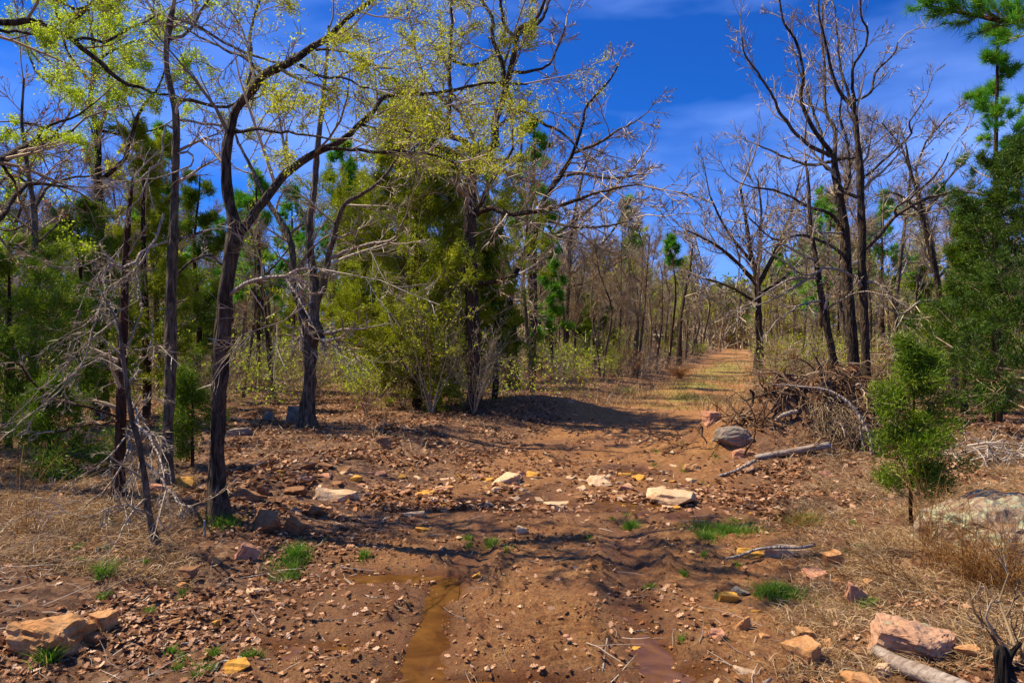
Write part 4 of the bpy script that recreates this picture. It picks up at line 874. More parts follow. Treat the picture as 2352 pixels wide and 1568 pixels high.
sel = rng.random(nf) < .36; grp = rng.random(nf); ix = np.repeat(sel, 12*9)*(rng.random(nf*108) < .75); p_, d_, g_ = p_[ix], d_[ix], np.repeat(grp, 108)[ix]
V, Fq, va = blades(p_, d_, 4, .8, .30, .35, .5, .8, colbase=g_)
o = link('far_evergreens', mkmesh('far_evergreens', V, Fq, va, smooth=False), M['cedar_gold']); tag(o, 'distant evergreen crowns mixed through the bare wood on the skyline', 'woods', kind='stuff')
# undergrowth: brush that nobody could count
def brush(n, k0, k1, y0, y1, nm, lab, mt, ln, wf, per=46, keep=2.6, pw=1.3, bl=.42):
    y_ = y0+(y1-y0)*rng.random(n)**pw; x_ = rng.uniform(k0, k1, n)*y_; k = np.abs(x_-tcx(y_)) > keep+.01*y_
    k &= fbm(x_/4, y_/4, 2, 401) > -.25
    x_, y_ = x_[k], y_[k]; m = len(x_); z_ = Hs(x_, y_); c = np.repeat(np.stack([x_, y_, z_], 1), per, 0); hgt = np.repeat(rng.uniform(.5, 1.3, m), per)*ln
    q = c+np.stack([rng.normal(size=m*per)*.4*hgt, rng.normal(size=m*per)*.4*hgt, rng.random(m*per)*hgt*.9], 1)
    d = nrm(np.stack([rng.normal(size=m*per)*.55, rng.normal(size=m*per)*.55, rng.normal(.35, .5, m*per)], 1))
    V, Fq, va = blades(q, d, 1, ln*bl, .0007, .0, 1, .1, colbase=np.repeat(rng.random(m), per))
    V = V.reshape(-1, 3, 3); mid = (V[:, 0]+V[:, 1])/2; wv = (V[:, 1]-V[:, 0])*mid[:, 1:2]*wf; V[:, 0] = mid-wv/2; V[:, 1] = mid+wv/2
    o = link(nm, mkmesh(nm, V.reshape(-1, 3), Fq, va, smooth=False), M[mt]); tag(o, lab, 'undergrowth', kind='stuff')
brush(1700, -.9, .12, 15, 80, 'undergrowth', 'tangle of grey brushwood filling the wood at the left', 'twig', 1.5, .9, 34)
brush(1200, .38, .9, 13, 80, 'undergrowth', 'tangle of grey brushwood filling the wood at the right', 'twig', 1.4, .9, 34)
brush(700, .04, .42, 24, 100, 'undergrowth', 'grey brushwood lining the far track', 'twig', 1.1, .9, 30, keep=1.9)
brush(420, -.9, .12, 15, 70, 'undergrowth', 'thin yellow-green saplings in the left wood', 'spring', 1.8, 4.0, 90, bl=.045)
brush(330, .3, .9, 15, 70, 'undergrowth', 'yellow-green young growth in the right wood', 'cedar_gold', 1.8, 4.0, 90, bl=.05)
brush(260, -.9, .9, 14, 60, 'undergrowth', 'russet brush scattered through the wood', 'red_leaf', 1.0, 3.0, 60, bl=.06)
brush(1000, -.9, .9, 66, 150, 'undergrowth', 'distant grey-brown brush closing the wood floor', 'twig', 4.2, 1.6, 50, keep=2.0, pw=1.0)
brush(160, .22, .44, 118, 150, 'undergrowth', 'distant brush where the track runs out of sight', 'twig_brown', 5.0, 1.6, 60, keep=0, pw=1.0)

# ------------------------------------------------------------------ rocks
def rockmesh(seed, w, d, h, npt=13, sub=2, rough=.05, flat=.0, wedge=0, bev=.03, round_=.15):
    r = np.random.default_rng(seed); bm = bmesh.new()
    pts = r.uniform(-1, 1, (npt, 3)); mx_ = np.max(np.abs(pts), axis=1, keepdims=True); ln_ = np.linalg.norm(pts, axis=1, keepdims=True)
    pts /= (mx_*(1-round_)+ln_*round_)*r.uniform(.95, 1.25, (npt, 1))
    pts[:, 2] = np.sign(pts[:, 2])*np.maximum(np.abs(pts[:, 2]), flat)
    for p in pts:
        z = p[2]*(1+wedge*p[0]); bm.verts.new((p[0]*w/2, p[1]*d/2, (z+1)*h/2-.22*h))
    res = bmesh.ops.convex_hull(bm, input=bm.verts)
    bmesh.ops.delete(bm, geom=[g for g in res['geom_interior'] if isinstance(g, bmesh.types.BMVert)], context='VERTS')
    bmesh.ops.dissolve_limit(bm, angle_limit=.22, verts=bm.verts, edges=bm.edges)
    if bev: bmesh.ops.bevel(bm, geom=list(bm.edges), offset=bev*min(w, h, d), segments=1, affect='EDGES', clamp_overlap=True)
    bmesh.ops.triangulate(bm, faces=bm.faces)
    for q in range(sub):
        bmesh.ops.subdivide_edges(bm, edges=[e for e in bm.edges if e.calc_length() > .13*w/(q+1)], cuts=1, use_grid_fill=True)
        bmesh.ops.triangulate(bm, faces=bm.faces)
    bm.normal_update()
    sz = (w+d+h)/3
    for v in bm.verts:
        c = v.co/sz*4.5+Vector((seed*3.1, 0, 0))
        n = 1.2*vnoise(np.array(c.x+c.z*.7), np.array(c.y+c.z*1.3), seed)+.5*vnoise(np.array(c.x*3+c.z), np.array(c.y*3-c.z*2), seed+1)+.9*vnoise(np.array(c.z*6.), np.array(c.x*.5), seed+2)+.45*vnoise(np.array(c.x*7-c.z*3), np.array(c.y*7+c.z*5), seed+4)
        v.co += v.normal*float(n)*rough*sz
    me = bpy.data.meshes.new('rock'); bm.to_mesh(me); bm.free()
    me.shade_flat() if hasattr(me, 'shade_flat') else None
    return me
def rock(px, py, w, h, mt, label, rz=0, seed=None, dd=.8, flat=0, wedge=0, sub=2, name='rock', tx=0, ty=0, cat='rock', sink=0, npt=13, rough=.065, round_=.15):
    x, y, z = at(px, py); W_ = w/F*y; H_ = h/F*y*1.15; z = float(Hs(x, y))
    me = rockmesh(seed or int(px*7+py), W_, W_*dd, H_, npt, sub, rough, flat, wedge, round_=round_)
    o = link(name, me, M[mt], loc=(x, y+W_*dd*.35, z-(sink+.08)*H_)); o.rotation_euler = (tx, ty, rz); tag(o, label, cat); return o
rock(62, 1512, 205, 92, 'tan', 'largest tan sandstone slab, tilted at the bottom left corner', rz=.25, seed=5, dd=.7, flat=.6, wedge=-.2, npt=18, ty=.10, tx=-.08, sub=3, rough=.09)
rock(222, 1452, 70, 52, 'tan', 'squarish tan block right against the largest slab', rz=-.3, seed=9, flat=.8, npt=16)
rock(200, 1480, 60, 24, 'brownrock', 'low brown stone in the shade between the two tan blocks', seed=10)
rock(2110, 1530, 180, 100, 'lichen_bit', 'big pinkish block with a pale lichen edge, above the grey fallen log', rz=-.5, seed=12, dd=.8, flat=.55, wedge=-.15, npt=18, ty=.12, sub=3, rough=.09)
rock(2232, 1525, 75, 50, 'tan', 'orange stone wedged between the big pinkish block and the dark stump', seed=13)
rock(1848, 1535, 92, 66, 'tan', 'rounded tan boulder with a shaded front in the lower right gravel', seed=14, flat=.7, npt=18, rz=.3)
rock(1703, 1452, 56, 40, 'tan', 'pointed tan stone with a yellow face above the right puddle', seed=15)
rock(1680, 1387, 48, 24, 'ochre', 'small square orange block left of the bright grass tuft', seed=16, flat=.85, npt=16)
rock(1705, 1368, 44, 20, 'greyrock', 'grey stone touching the small square orange block', seed=17)
rock(1922, 1308, 50, 48, 'tan', 'upright tan block at the right end of the long flat slab', seed=18, flat=.8, npt=15, rz=.4)
rock(1812, 1285, 120, 30, 'pale', 'long flat pink-topped slab under a crooked stick', seed=19, dd=.45, flat=.8, npt=16)
rock(1735, 1282, 85, 16, 'ochre', 'low orange slab at the left end of the crooked stick', seed=119, dd=.6, flat=.8, npt=16)
rock(1878, 1330, 58, 26, 'pinkrock', 'flat mauve stone below the upright tan block', seed=20)
rock(1948, 1392, 62, 62, 'pinkrock', 'leaning brown flagstone in the dry grass', seed=21, dd=.3, flat=.8, ty=.5)
rock(1998, 1352, 58, 24, 'tan', 'flat orange stone beside the leaning flagstone', seed=22)
rock(1855, 1470, 44, 30, 'tan', 'angular orange chunk above the rounded tan boulder', seed=23)
rock(1872, 1488, 30, 16, 'brownrock', 'dark chip on the shoulder of the rounded tan boulder', seed=24)
rock(1912, 1495, 34, 28, 'tan', 'small stone right behind the rounded tan boulder', seed=25)
rock(1650, 1470, 44, 26, 'pinkrock', 'pinkish stone left of the pointed tan one', seed=26)
rock(1760, 1475, 36, 22, 'tan', 'brown stone between the pointed tan stone and the boulder', seed=27)
rock(1915, 1418, 38, 14, 'pale', 'pale flat chip below the leaning flagstone', seed=28)
rock(1722, 1565, 60, 26, 'pale', 'cream flat stone at the bottom edge right of the puddle', seed=29)
rock(2030, 1560, 60, 34, 'pale', 'pale stone tucked below the grey fallen log', seed=30)
rock(1995, 1595, 90, 50, 'tan', 'tan stone cut by the bottom edge below the grey fallen log', seed=31)
rock(2150, 1572, 55, 34, 'pinkrock', 'pink-red stone half under the fallen log', seed=32)
rock(2395, 1292, 390, 185, 'lichen', 'large layered boulder coated in pale green lichen, cut by the right edge', rz=.35, seed=34, dd=.9, npt=44, sub=4, rough=.065, cat='boulder', round_=.5, sink=.08)
rock(590, 1222, 82, 62, 'brownrock', 'dark brown boulder leaning by the foot of the forked oak', seed=34, ty=.4)
rock(662, 1228, 58, 52, 'brownrock', 'wedge-shaped olive-brown boulder next to the leaning dark one', seed=35, ty=.5, flat=.7)
rock(565, 1155, 84, 38, 'brownrock', 'flat dark stone behind the leaning boulders', seed=36)
rock(605, 1135, 34, 34, 'brownrock', 'black-shaded knob on the flat dark stone', seed=37)
rock(485, 1298, 34, 38, 'tan', 'upright rounded stone on the leaf litter left of the grass', seed=38)
rock(422, 1335, 60, 38, 'brownrock', 'shaded brown stone at the end of the bent dead stem', seed=39)
rock(560, 1290, 66, 46, 'pinkrock', 'slanting pinkish flagstone below the forked oak', seed=40, ty=.6, dd=.4)
rock(413, 1355, 34, 18, 'tan', 'small tan stone just below the shaded brown one', seed=42)
rock(420, 1125, 44, 40, 'ochre', 'orange stone behind the foot of the slim oak', seed=43)
rock(358, 1135, 44, 34, 'pinkrock', 'pinkish stone left of the slim oak trunk', seed=44)
rock(762, 1150, 130, 24, 'pale', 'broad pale cracked slab at the left of the stony ford', seed=45, dd=.6, flat=.8, npt=16)
rock(1156, 1112, 84, 28, 'pale', 'cream table-like slab lying in the middle of the track', seed=46, dd=.8, flat=.7, rz=.3, npt=14)
rock(1545, 1160, 122, 34, 'pale', 'long pale slab at the right of the ford above the blue puddle', seed=47, dd=.7, flat=.6, rz=-.4, npt=14)
rock(1378, 1118, 62, 26, 'pale', 'cream stone by the water in the centre of the ford', seed=48)
rock(1440, 1128, 34, 16, 'pinkrock', 'pinkish low stone right of the cream one', seed=148)
rock(1470, 1102, 36, 14, 'ochre', 'small rounded yellow stone above the long pale slab', seed=49)
rock(975, 1138, 56, 17, 'ochre', 'bright ochre flat stone left of the cream slab', seed=50)
rock(1022, 1128, 46, 16, 'tan', 'grey-tan flat stone beside the bright ochre one', seed=51)
rock(1278, 1166, 64, 12, 'pale', 'thin pale flag at the near side of the ford', seed=52, flat=.8)
rock(945, 1190, 70, 16, 'pale', 'cream split flag below the ochre stone', seed=53, flat=.8, dd=.5)
rock(1198, 1224, 34, 16, 'pale', 'lone rounded cream stone in the mud, centre', seed=54)
rock(972, 1222, 42, 14, 'ochre', 'yellow stone with a grass tuft, left of the lone cream stone', seed=55)
rock(1092, 1330, 32, 18, 'ochre', 'rusty knob of stone in the mud between the wheel ruts', seed=56)
rock(575, 1368, 50, 12, 'pale', 'thin cream flag at the left puddle edge', seed=57, flat=.8)
rock(618, 1385, 44, 16, 'tan', 'tan flag just right of the thin cream one', seed=58, flat=.8)
rock(540, 1545, 64, 22, 'ochre', 'orange stone near the bottom left of the mud', seed=59)
rock(395, 1438, 30, 20, 'tan', 'brown knob in the leaf litter right of the tan blocks', seed=60)
rock(495, 1440, 26, 16, 'ochre', 'small orange stone at the left puddle', seed=61)
rock(1460, 1500, 34, 10, 'ochre', 'orange sliver lying in the right puddle', seed=62)
rock(1634, 974, 46, 36, 'pinkrock', 'pink block perched where the track meets the heap', seed=63, flat=.85, npt=16, rz=.3)
rock(1693, 1028, 108, 58, 'greyrock', 'round grey-pink boulder in the flank of the heap', seed=64, npt=40, round_=.8)
rock(1716, 1052, 66, 26, 'pinkrock', 'red-brown stone under the grey log', seed=65)
rock(1718, 1085, 44, 32, 'lichen_bit', 'knobbly stone with one green lichen patch below the grey log', seed=66)
rock(1592, 1083, 42, 24, 'tan', 'slanted tan stone left of the heap foot', seed=67)
rock(1560, 1012, 22, 14, 'tan', 'small light stone at the track edge left of the round boulder', seed=68)
rock(1900, 1100, 36, 20, 'pinkrock', 'pink stone at the foot of the heap right side', seed=69)
rock(1840, 1095, 34, 18, 'tan', 'orange-tan stone at the foot of the heap', seed=70)
rock(675, 972, 56, 50, 'greyrock', 'mossy grey stone against the burl-collared oak', seed=71, npt=20)
rock(615, 966, 36, 30, 'greyrock', 'smaller grey stone left of the mossy one', seed=72, npt=18)
rock(565, 958, 50, 18, 'brownrock', 'dark flat stone behind the forked oak', seed=73)
rock(545, 1005, 60, 26, 'greyrock', 'pale grey outcrop right of the forked oak trunk', seed=74)
rock(878, 1030, 40, 36, 'brownrock', 'dark round stone in the shade left of the track', seed=75)
rock(738, 1060, 34, 16, 'brownrock', 'brown stone on the leafy bank', seed=76)
for i_, (a, b, w, h, mt) in enumerate([(700, 1080, 50, 18, 'brownrock'), (745, 1075, 40, 16, 'brownrock'), (690, 1104, 52, 16, 'pinkrock'), (740, 1100, 46, 14, 'pinkrock'), (790, 1088, 44, 18, 'tan'), (812, 1105, 36, 16, 'ochre'), (770, 1118, 34, 14, 'brownrock'), (660, 1112, 34, 12, 'brownrock'), (642, 1090, 24, 12, 'ochre'), (675, 1140, 60, 22, 'brownrock'), (720, 1185, 40, 26, 'brownrock'), (690, 1218, 56, 14, 'brownrock'), (640, 1098, 20, 12, 'ochre')]):
    o = rock(a, b, w, h, mt, ('wide dark stone on top of the rubble pile', 'dark stone right of the widest on the rubble pile', 'pinkish flat stone in the middle of the rubble pile', 'second pinkish stone, right of the middle of the rubble pile', 'tan stone at the upper right of the rubble pile', 'ochre stone at the right end of the rubble pile', 'brown chip below the right of the rubble pile', 'brown chip at the left foot of the rubble pile', 'ochre chip at the upper left of the rubble pile', 'broad brown stone between the rubble pile and the dark boulders', 'brown stone right below the cracked pale slab', 'low brown stone against the wedge-shaped boulder', 'small ochre chip left in the rubble pile')[i_], seed=200+i_, sub=1); o['group'] = 'stones of the rubble pile on the left bank'
# small loose stones: sharing a dozen shapes
sm = {}
REF = [(75, 1480, 'the largest tan slab'), (222, 1440, 'the squarish tan block'), (2110, 1480, 'the big pinkish block'), (1848, 1510, 'the rounded tan boulder'), (1703, 1440, 'the pointed tan stone'), (1680, 1380, 'the square orange block'), (1922, 1290, 'the upright tan block'), (1812, 1275, 'the slab under the stick'), (1948, 1370, 'the leaning flagstone'), (1722, 1555, 'the cream stone at the bottom edge'), (590, 1200, 'the leaning dark boulder'), (485, 1285, 'the upright rounded stone'), (560, 1270, 'the slanting flagstone'), (762, 1140, 'the cracked pale slab'), (1156, 1105, 'the table-like cream slab'), (1545, 1150, 'the long pale slab'), (1378, 1110, 'the cream stone by the water'), (1470, 1098, 'the rounded yellow stone'), (975, 1130, 'the bright ochre stone'), (1278, 1162, 'the thin pale flag'), (945, 1185, 'the split cream flag'), (1198, 1220, 'the lone cream stone'), (1092, 1322, 'the rusty stone knob'), (575, 1364, 'the flag at the left puddle'), (1634, 960, 'the perched pink block'), (1693, 1010, 'the round grey-pink boulder'), (1718, 1070, 'the lichen-spotted stone'), (1592, 1075, 'the slanted tan stone'), (1900, 1090, 'the pink stone below the heap'), (675, 950, 'the mossy grey stone'), (878, 1015, 'the dark round stone'), (1450, 1480, 'the right puddle'), (960, 1480, 'the puddle in the left rut'), (1580, 1187, 'the blue puddle'), (1440, 900, 'the vivid green patch'), (1660, 1210, 'the widest grass patch'), (1785, 1360, 'the lower right grass patch'), (655, 1300, 'the left grass patch'), (300, 1240, 'the dead cedar'), (1180, 890, 'the black-stemmed oak'), (1100, 940, 'the centre oak'), (110, 1320, 'the dry grass at the left')]
def near_ref(px, py):
    return min(REF, key=lambda r: (r[0]-px)**2+((r[1]-py)*2.2)**2)[2]
RC = {'tan': 'tan', 'pale': 'pale cream', 'ochre': 'ochre', 'pinkrock': 'pinkish', 'brownrock': 'dark brown'}
seen_stones = []
def small(px, py, w, mt, label, grp):
    x, y, z = at(px, py); key = (mt, int(rng.integers(4)))
    if key not in sm: sm[key] = rockmesh(900+hash(key) % 90 if False else 900+len(sm), 1, .8, .5, 11, 1, .06); sm[key].materials.append(M[mt])
    o = bpy.data.objects.new('stone', sm[key]); COL.objects.link(o); s_ = w/F*y
    o.location = (x, y, float(Hs(x, y))-.10*s_); o.scale = (s_, s_, s_*rng.uniform(.5, 1.1)); o.rotation_euler = (rng.normal()*.15, rng.normal()*.15, rng.uniform(0, 6.28)); tag(o, ('larger ' if w > 20 else 'tiny ' if w < 12 else 'small ')+RC[str(mt)]+' stone lying '+('left' if px < [r for r in REF if r[2] == near_ref(px, py)][0][0] else 'right')+' of '+near_ref(px, py), 'stone', grp)
mts = ['tan', 'pale', 'ochre', 'pinkrock', 'brownrock']
def scatter(n, x0, x1, y0, y1, w0, w1, pr, label, grp, gau=False):
    for _ in range(n):
        if gau: px_ = rng.uniform(x0, x1); py_ = np.clip(rng.normal((y0+y1)/2, (y1-y0)/4), y0, y1)
        else: px_ = rng.uniform(x0, x1); py_ = rng.uniform(y0, y1)
        small(px_, py_, rng.uniform(w0, w1)*(.6+.4*rng.random()), rng.choice(mts, p=pr), label, grp)
scatter(190, 760, 1640, 1072, 1190, 14, 44, [.32, .34, .14, .14, .06], 'small stone in the stony ford across the track', 'small stones in the ford', True)
scatter(70, 1590, 2000, 1330, 1560, 12, 36, [.4, .15, .1, .2, .15], 'small stone in the gravel at the lower right', 'small stones at the lower right')
scatter(36, 1480, 1960, 1050, 1180, 12, 30, [.35, .1, .05, .3, .2], 'small stone along the foot of the earth heap', 'small stones by the earth heap')
scatter(30, 420, 800, 1200, 1540, 10, 24, [.3, .2, .2, .1, .2], 'small stone in the leafy mud at the lower left', 'small stones at the lower left')
scatter(30, 1250, 1500, 880, 990, 10, 26, [.4, .1, .1, .3, .1], 'small stone on the low ridge left of the track bend', 'small stones on the low ridge')
scatter(40, 800, 1450, 1230, 1550, 8, 18, [.4, .2, .1, .2, .1], 'small stone pressed in the wheel-tracked mud', 'small stones in the muddy track')

# ------------------------------------------------------------------ fallen wood
def stick(name, label, pts, r0, r1, mt='deadwood', cat='stick', lift=.0, sides=6, rough=.2, K=None, group=None, ends=True):
    """pts: pixel positions on the ground, optional third value = height over ground"""
    w = []
    for p in pts:
        x, y, z = at(p[0], p[1]); w.append([x, y, float(Hs(x, y))+(p[2] if len(p) > 2 else 0)+r0*.5+lift, 0])
    w = np.array(w); w[:, 3] = np.linspace(r0, r1, len(w)); C_ = spline(w, K or max(6, len(w)*5)); b = C_[0, :3].copy()
    P_ = C_[None, :, :3]-b; V, Fq = tubes(P_, C_[None, :, 3], sides, rough, seed=int(pts[0][0]))
    k = len(C_); cap = [[i for i in range(sides)][::-1], [(k-1)*sides+i for i in range(sides)]]
    o = link(name, mkmesh(name, V, [Fq, np.array(cap)]), M[mt], loc=tuple(b)); tag(o, label, cat, group); return o
stick('fallen_log', 'thick grey fallen log running out of the bottom edge below the pinkish block', [(2012, 1512, .02), (2060, 1545, .03), (2130, 1580, .04), (2230, 1630, .05)], .032, .046, mt='log', cat='log', sides=12, K=30, rough=.10)
stick('fallen_log', 'smooth grey log lying across the front of the earth heap', [(1735, 1056, .01), (1790, 1052, .04), (1850, 1046, .06), (1905, 1040, .08)], .036, .044, mt='log', cat='log', sides=10, K=24, rough=.10)
stick('stick', 'pale broken stick poking left from the lichen-spotted stone', [(1650, 1098, .02), (1690, 1092, .05), (1735, 1082, .12)], .018, .022, sides=7)
stick('stick', 'crooked grey stick lying on the long flat slab', [(1668, 1300, .05), (1700, 1296, .06), (1740, 1288, .08), (1790, 1286, .09), (1840, 1285, .08), (1872, 1278, .08)], .008, .014)
stick('stick', 'dark straight stick at the left of the mud', [(676, 1430), (720, 1428), (790, 1427)], .010, .009, 'bark_grey')
stick('stick', 'curved pale root in the left puddle', [(792, 1330), (810, 1345), (825, 1362), (850, 1372), (872, 1374)], .009, .005)
stick('stick', 'forked pale branch lying in the bottom left litter', [(490, 1545), (510, 1520), (560, 1520), (640, 1515)], .008, .006)
stick('stick', 'thin grey branch slanting in the leaf litter below the dead cedar', [(315, 1430), (345, 1400), (372, 1385), (400, 1378)], .007, .004)
stick('stick', 'bent grey twig right of the tan blocks', [(330, 1462), (365, 1470), (420, 1480), (480, 1470)], .009, .006)
stick('stick', 'long pale twig standing by the heap of shavings, centre right', [(1385, 1545), (1388, 1510), (1395, 1480, .03)], .006, .005)
stick('stick', 'curved pale stick at the bottom right of the puddle', [(1740, 1580), (1770, 1563), (1800, 1552), (1835, 1560)], .010, .006)
stick('stick', 'bleached curly root among the stones at the bottom right', [(1940, 1540), (1955, 1560), (1975, 1575), (1970, 1600)], .010, .010)
stick('stick', 'short pale twig standing on the left bank litter', [(470, 1235, .0), (470, 1230, .12)], .008, .007)
stick('stick', 'thin dark branch across the track in the tree shade', [(1365, 1015), (1410, 1010), (1465, 1000)], .012, .006, 'bark_grey')
for i_ in range(70):
    a, b = [(rng.uniform(380, 900), rng.uniform(1250, 1560)), (rng.uniform(1300, 2000), rng.uniform(1300, 1560)), (rng.uniform(650, 1300), rng.uniform(950, 1200)), (rng.uniform(1150, 1500), rng.uniform(880, 990)), (rng.uniform(30, 500), rng.uniform(1150, 1420))][i_ % 5]
    L_ = rng.uniform(25, 75)*(.5+.5*(b-784)/700); an = rng.uniform(-.5, .5); c2 = rng.normal()*.25
    zn = ('leafy mud at the lower left', 'stony ground at the lower right', 'left bank of the track', 'low ridge left of the bend', 'dry grass at the left')[i_ % 5]
    stick('twig', 'short grey twig lying '+('left' if a < [r for r in REF if r[2] == near_ref(a, b)][0][0] else 'right')+' of '+near_ref(a, b), [(a, b), (a+L_*.5*math.cos(an), b+L_*.25*math.sin(an)), (a+L_*math.cos(an+c2), b+L_*.5*math.sin(an+c2))], rng.uniform(.003, .007), .002, cat='twig', group='twigs on the '+zn, sides=4, K=6)

# dark stump at the bottom right
sx, sy, sz = at(2310, 1600); st_r = empty('tree_stump', (sx, sy, sz)); st_r.scale = (.75, .75, .85); tag(st_r, 'dark rotten stump at the bottom right corner', 'stump')
C_ = spline(np.array([[0, 0, -.08, .075], [.0, .01, .04, .055], [-.02, 0, .13, .045], [-.03, .0, .20, .038], [-.02, .01, .24, .02]]), 24)
V, Fq = tubes(C_[None, :, :3], C_[None, :, 3], 14, .6, 7); link('trunk', mkmesh('trunk', V, Fq), M['bark_black'], st_r)
for q in ([[0, 0, .13, .02], [.05, .02, .2, .014], [.09, .0, .26, .008]], [[-.02, 0, .12, .016], [.04, -.03, .14, .01], [.10, -.05, .13, .006]]):
    C_ = spline(np.array(q), 10); V, Fq = tubes(C_[None, :, :3], C_[None, :, 3], 7, .3, 3); link('branch_stub', mkmesh('branch_stub', V, Fq), M['bark_black'], st_r)

# tangle of torn roots and brush on the heap
hp = empty('root_tangle', (4.2, 9.6, float(Hs(4.2, 9.6)))); tag(hp, 'torn-up tangle of grey and brown roots on top of the earth heap', 'root pile')
hb = np.array([4.2, 9.6, float(Hs(4.2, 9.6))])
def hlimb(pts, Y, name='root', mt='deadwood', dy=0):
    n = len(pts); w = np.array([[*P3(a, b, Y+dy*i/(n-1)), r/2/F*Y] for i, (a, b, r) in enumerate(pts)]); C_ = spline(w, n*6); V, Fq = tubes(C_[None, :, :3]-hb, C_[None, :, 3], 7, .25, int(pts[0][0])); link(name, mkmesh(name, V, Fq), M[mt], hp)
hlimb([(1772, 882, 3), (1822, 886, 4), (1893, 894, 5), (1925, 908, 6), (1955, 932, 8), (1980, 968, 8), (1997, 1002, 8), (2001, 1040, 7), (1990, 1078, 5)], 8.9, dy=-.5)
hlimb([(1975, 975, 6), (1982, 1020, 6), (1984, 1065, 4)], 8.6)
hlimb([(1722, 895, 5), (1730, 905, 7), (1728, 925, 5)], 8.9, mt='bark'); hlimb([(1705, 922, 3), (1760, 905, 5), (1815, 895, 7), (1830, 920, 8), (1870, 938, 8)], 9.2, mt='bark')
hlimb([(2005, 1000, 6), (2030, 960, 6), (2050, 935, 4), (2075, 925, 2)], 9.0); hlimb([(1990, 950, 7), (2000, 925, 8), (2040, 922, 7), (2060, 910, 4)], 9.3, mt='bark_grey')
hlimb([(1780, 965, 5), (1800, 952, 9), (1830, 944, 10)], 9.0); hlimb([(1935, 895, 10), (1945, 915, 14), (1960, 935, 10)], 9.4, mt='bark_red')
nr_ = 340; ax = rng.normal(4.15, .82, nr_); ay = rng.normal(9.35, .48, nr_); az = Hs(ax, ay)
Pr = np.zeros((nr_, 7, 3)); dirn = nrm(np.stack([rng.normal(size=nr_), rng.normal(size=nr_)*.5-.4, rng.normal(size=nr_)*.35+.1], 1)); Pr[:, 0] = np.stack([ax, ay, az+rng.uniform(-.05, .12, nr_)], 1)
for k in range(1, 7):
    dirn = nrm(dirn+.35*rng.normal(size=dirn.shape)+np.array([0, 0, -.13])); Pr[:, k] = Pr[:, k-1]+dirn*rng.uniform(.05, .13, (nr_, 1))
Rr = rng.uniform(.005, .018, (nr_, 1))*np.linspace(1, .35, 7)[None]
l2 = grow(Pr, Rr, 4, .2, 1, .5, .8, 4, -.08, .25, .5, .003)
V, Fs, va = twigmesh([(Pr-hb, Rr), (l2[0]-hb, l2[1])], (5, 3)); link('rootlets', mkmesh('rootlets', V, Fs, va), M['root_dark'], hp, kind='stuff')
# reddish hanging fibre mass on the front of the heap
fxp, fyp = rng.normal(4.25, .22, 500), rng.normal(8.85, .12, 500); Pf = np.zeros((500, 5, 3)); Pf[:, 0] = np.stack([fxp, fyp, Hs(fxp, fyp)+rng.uniform(.0, .45, 500)], 1); df = nrm(rng.normal(size=(500, 3))*.5+np.array([0, -.25, -.6]))
for k in range(1, 5): df = nrm(df+.3*rng.normal(size=df.shape)+np.array([0, 0, -.2])); Pf[:, k] = Pf[:, k-1]+df*.055
V, Fs, va = twigmesh([(Pf-hb, np.full((500, 5), .003))], (3,)); link('root_fibres', mkmesh('root_fibres', V, Fs, va), M['red_leaf'] if False else M['twig_brown'], hp, kind='stuff')
# small brush pile left of the far track
for (a, b, s_, lb) in ((1385, 862, .8, 'small heap of broken branches at the wood edge left of the grassy track'), (2300, 1060, .45, 'grey brushwood heap behind the lichen boulder')):
    x, y, z = at(a, b); r_ = empty('brush_pile', (x, y, z)); tag(r_, lb, 'brush pile')
    n_ = 90; Pb = np.zeros((n_, 5, 3)); Pb[:, 0] = np.stack([rng.normal(0, s_, n_), rng.normal(0, s_*.6, n_), rng.uniform(.0, .45*s_, n_)], 1); dq = nrm(np.stack([rng.normal(size=n_), rng.normal(size=n_), rng.normal(size=n_)*.35], 1))
    for k in range(1, 5): dq = nrm(dq+.2*rng.normal(size=dq.shape)); Pb[:, k] = Pb[:, k-1]+dq*.22*s_
    Rb = rng.uniform(.008, .03, (n_, 1))*s_*np.linspace(1, .4, 5)[None]; lb2 = grow(Pb, Rb, 3, .2, 1, .6, .8, 4, 0, .2, .5, .004)
    V, Fs, va = twigmesh([(Pb, Rb), lb2], (5, 3)); link('branches', mkmesh('branches', V, Fs, va), M['twig_dead'], r_)

# little pink mushroom in the mud
mx, my, mz = at(1301, 1478); mr_ = empty('mushroom', (mx, my, mz)); tag(mr_, 'tiny pink-capped mushroom standing in the mud between the ruts', 'mushroom')
V, Fq = tubes(np.array([[[0, 0, -.01], [.002, 0, .012], [0, 0, .03], [0, 0, .042]]]), np.array([[.003, .0025, .0025, .003]]), 6); link('stem', mkmesh('stem', V, Fq), M['pale'], mr_)
V, Fq = tubes(np.array([[[0, 0, .036], [0, 0, .038], [0, 0, .044], [0, 0, .049], [0, 0, .051]]]), np.array([[.004, .019, .017, .009, .001]]), 12); link('cap', mkmesh('cap', V, Fq), M['pinkrock'], mr_)

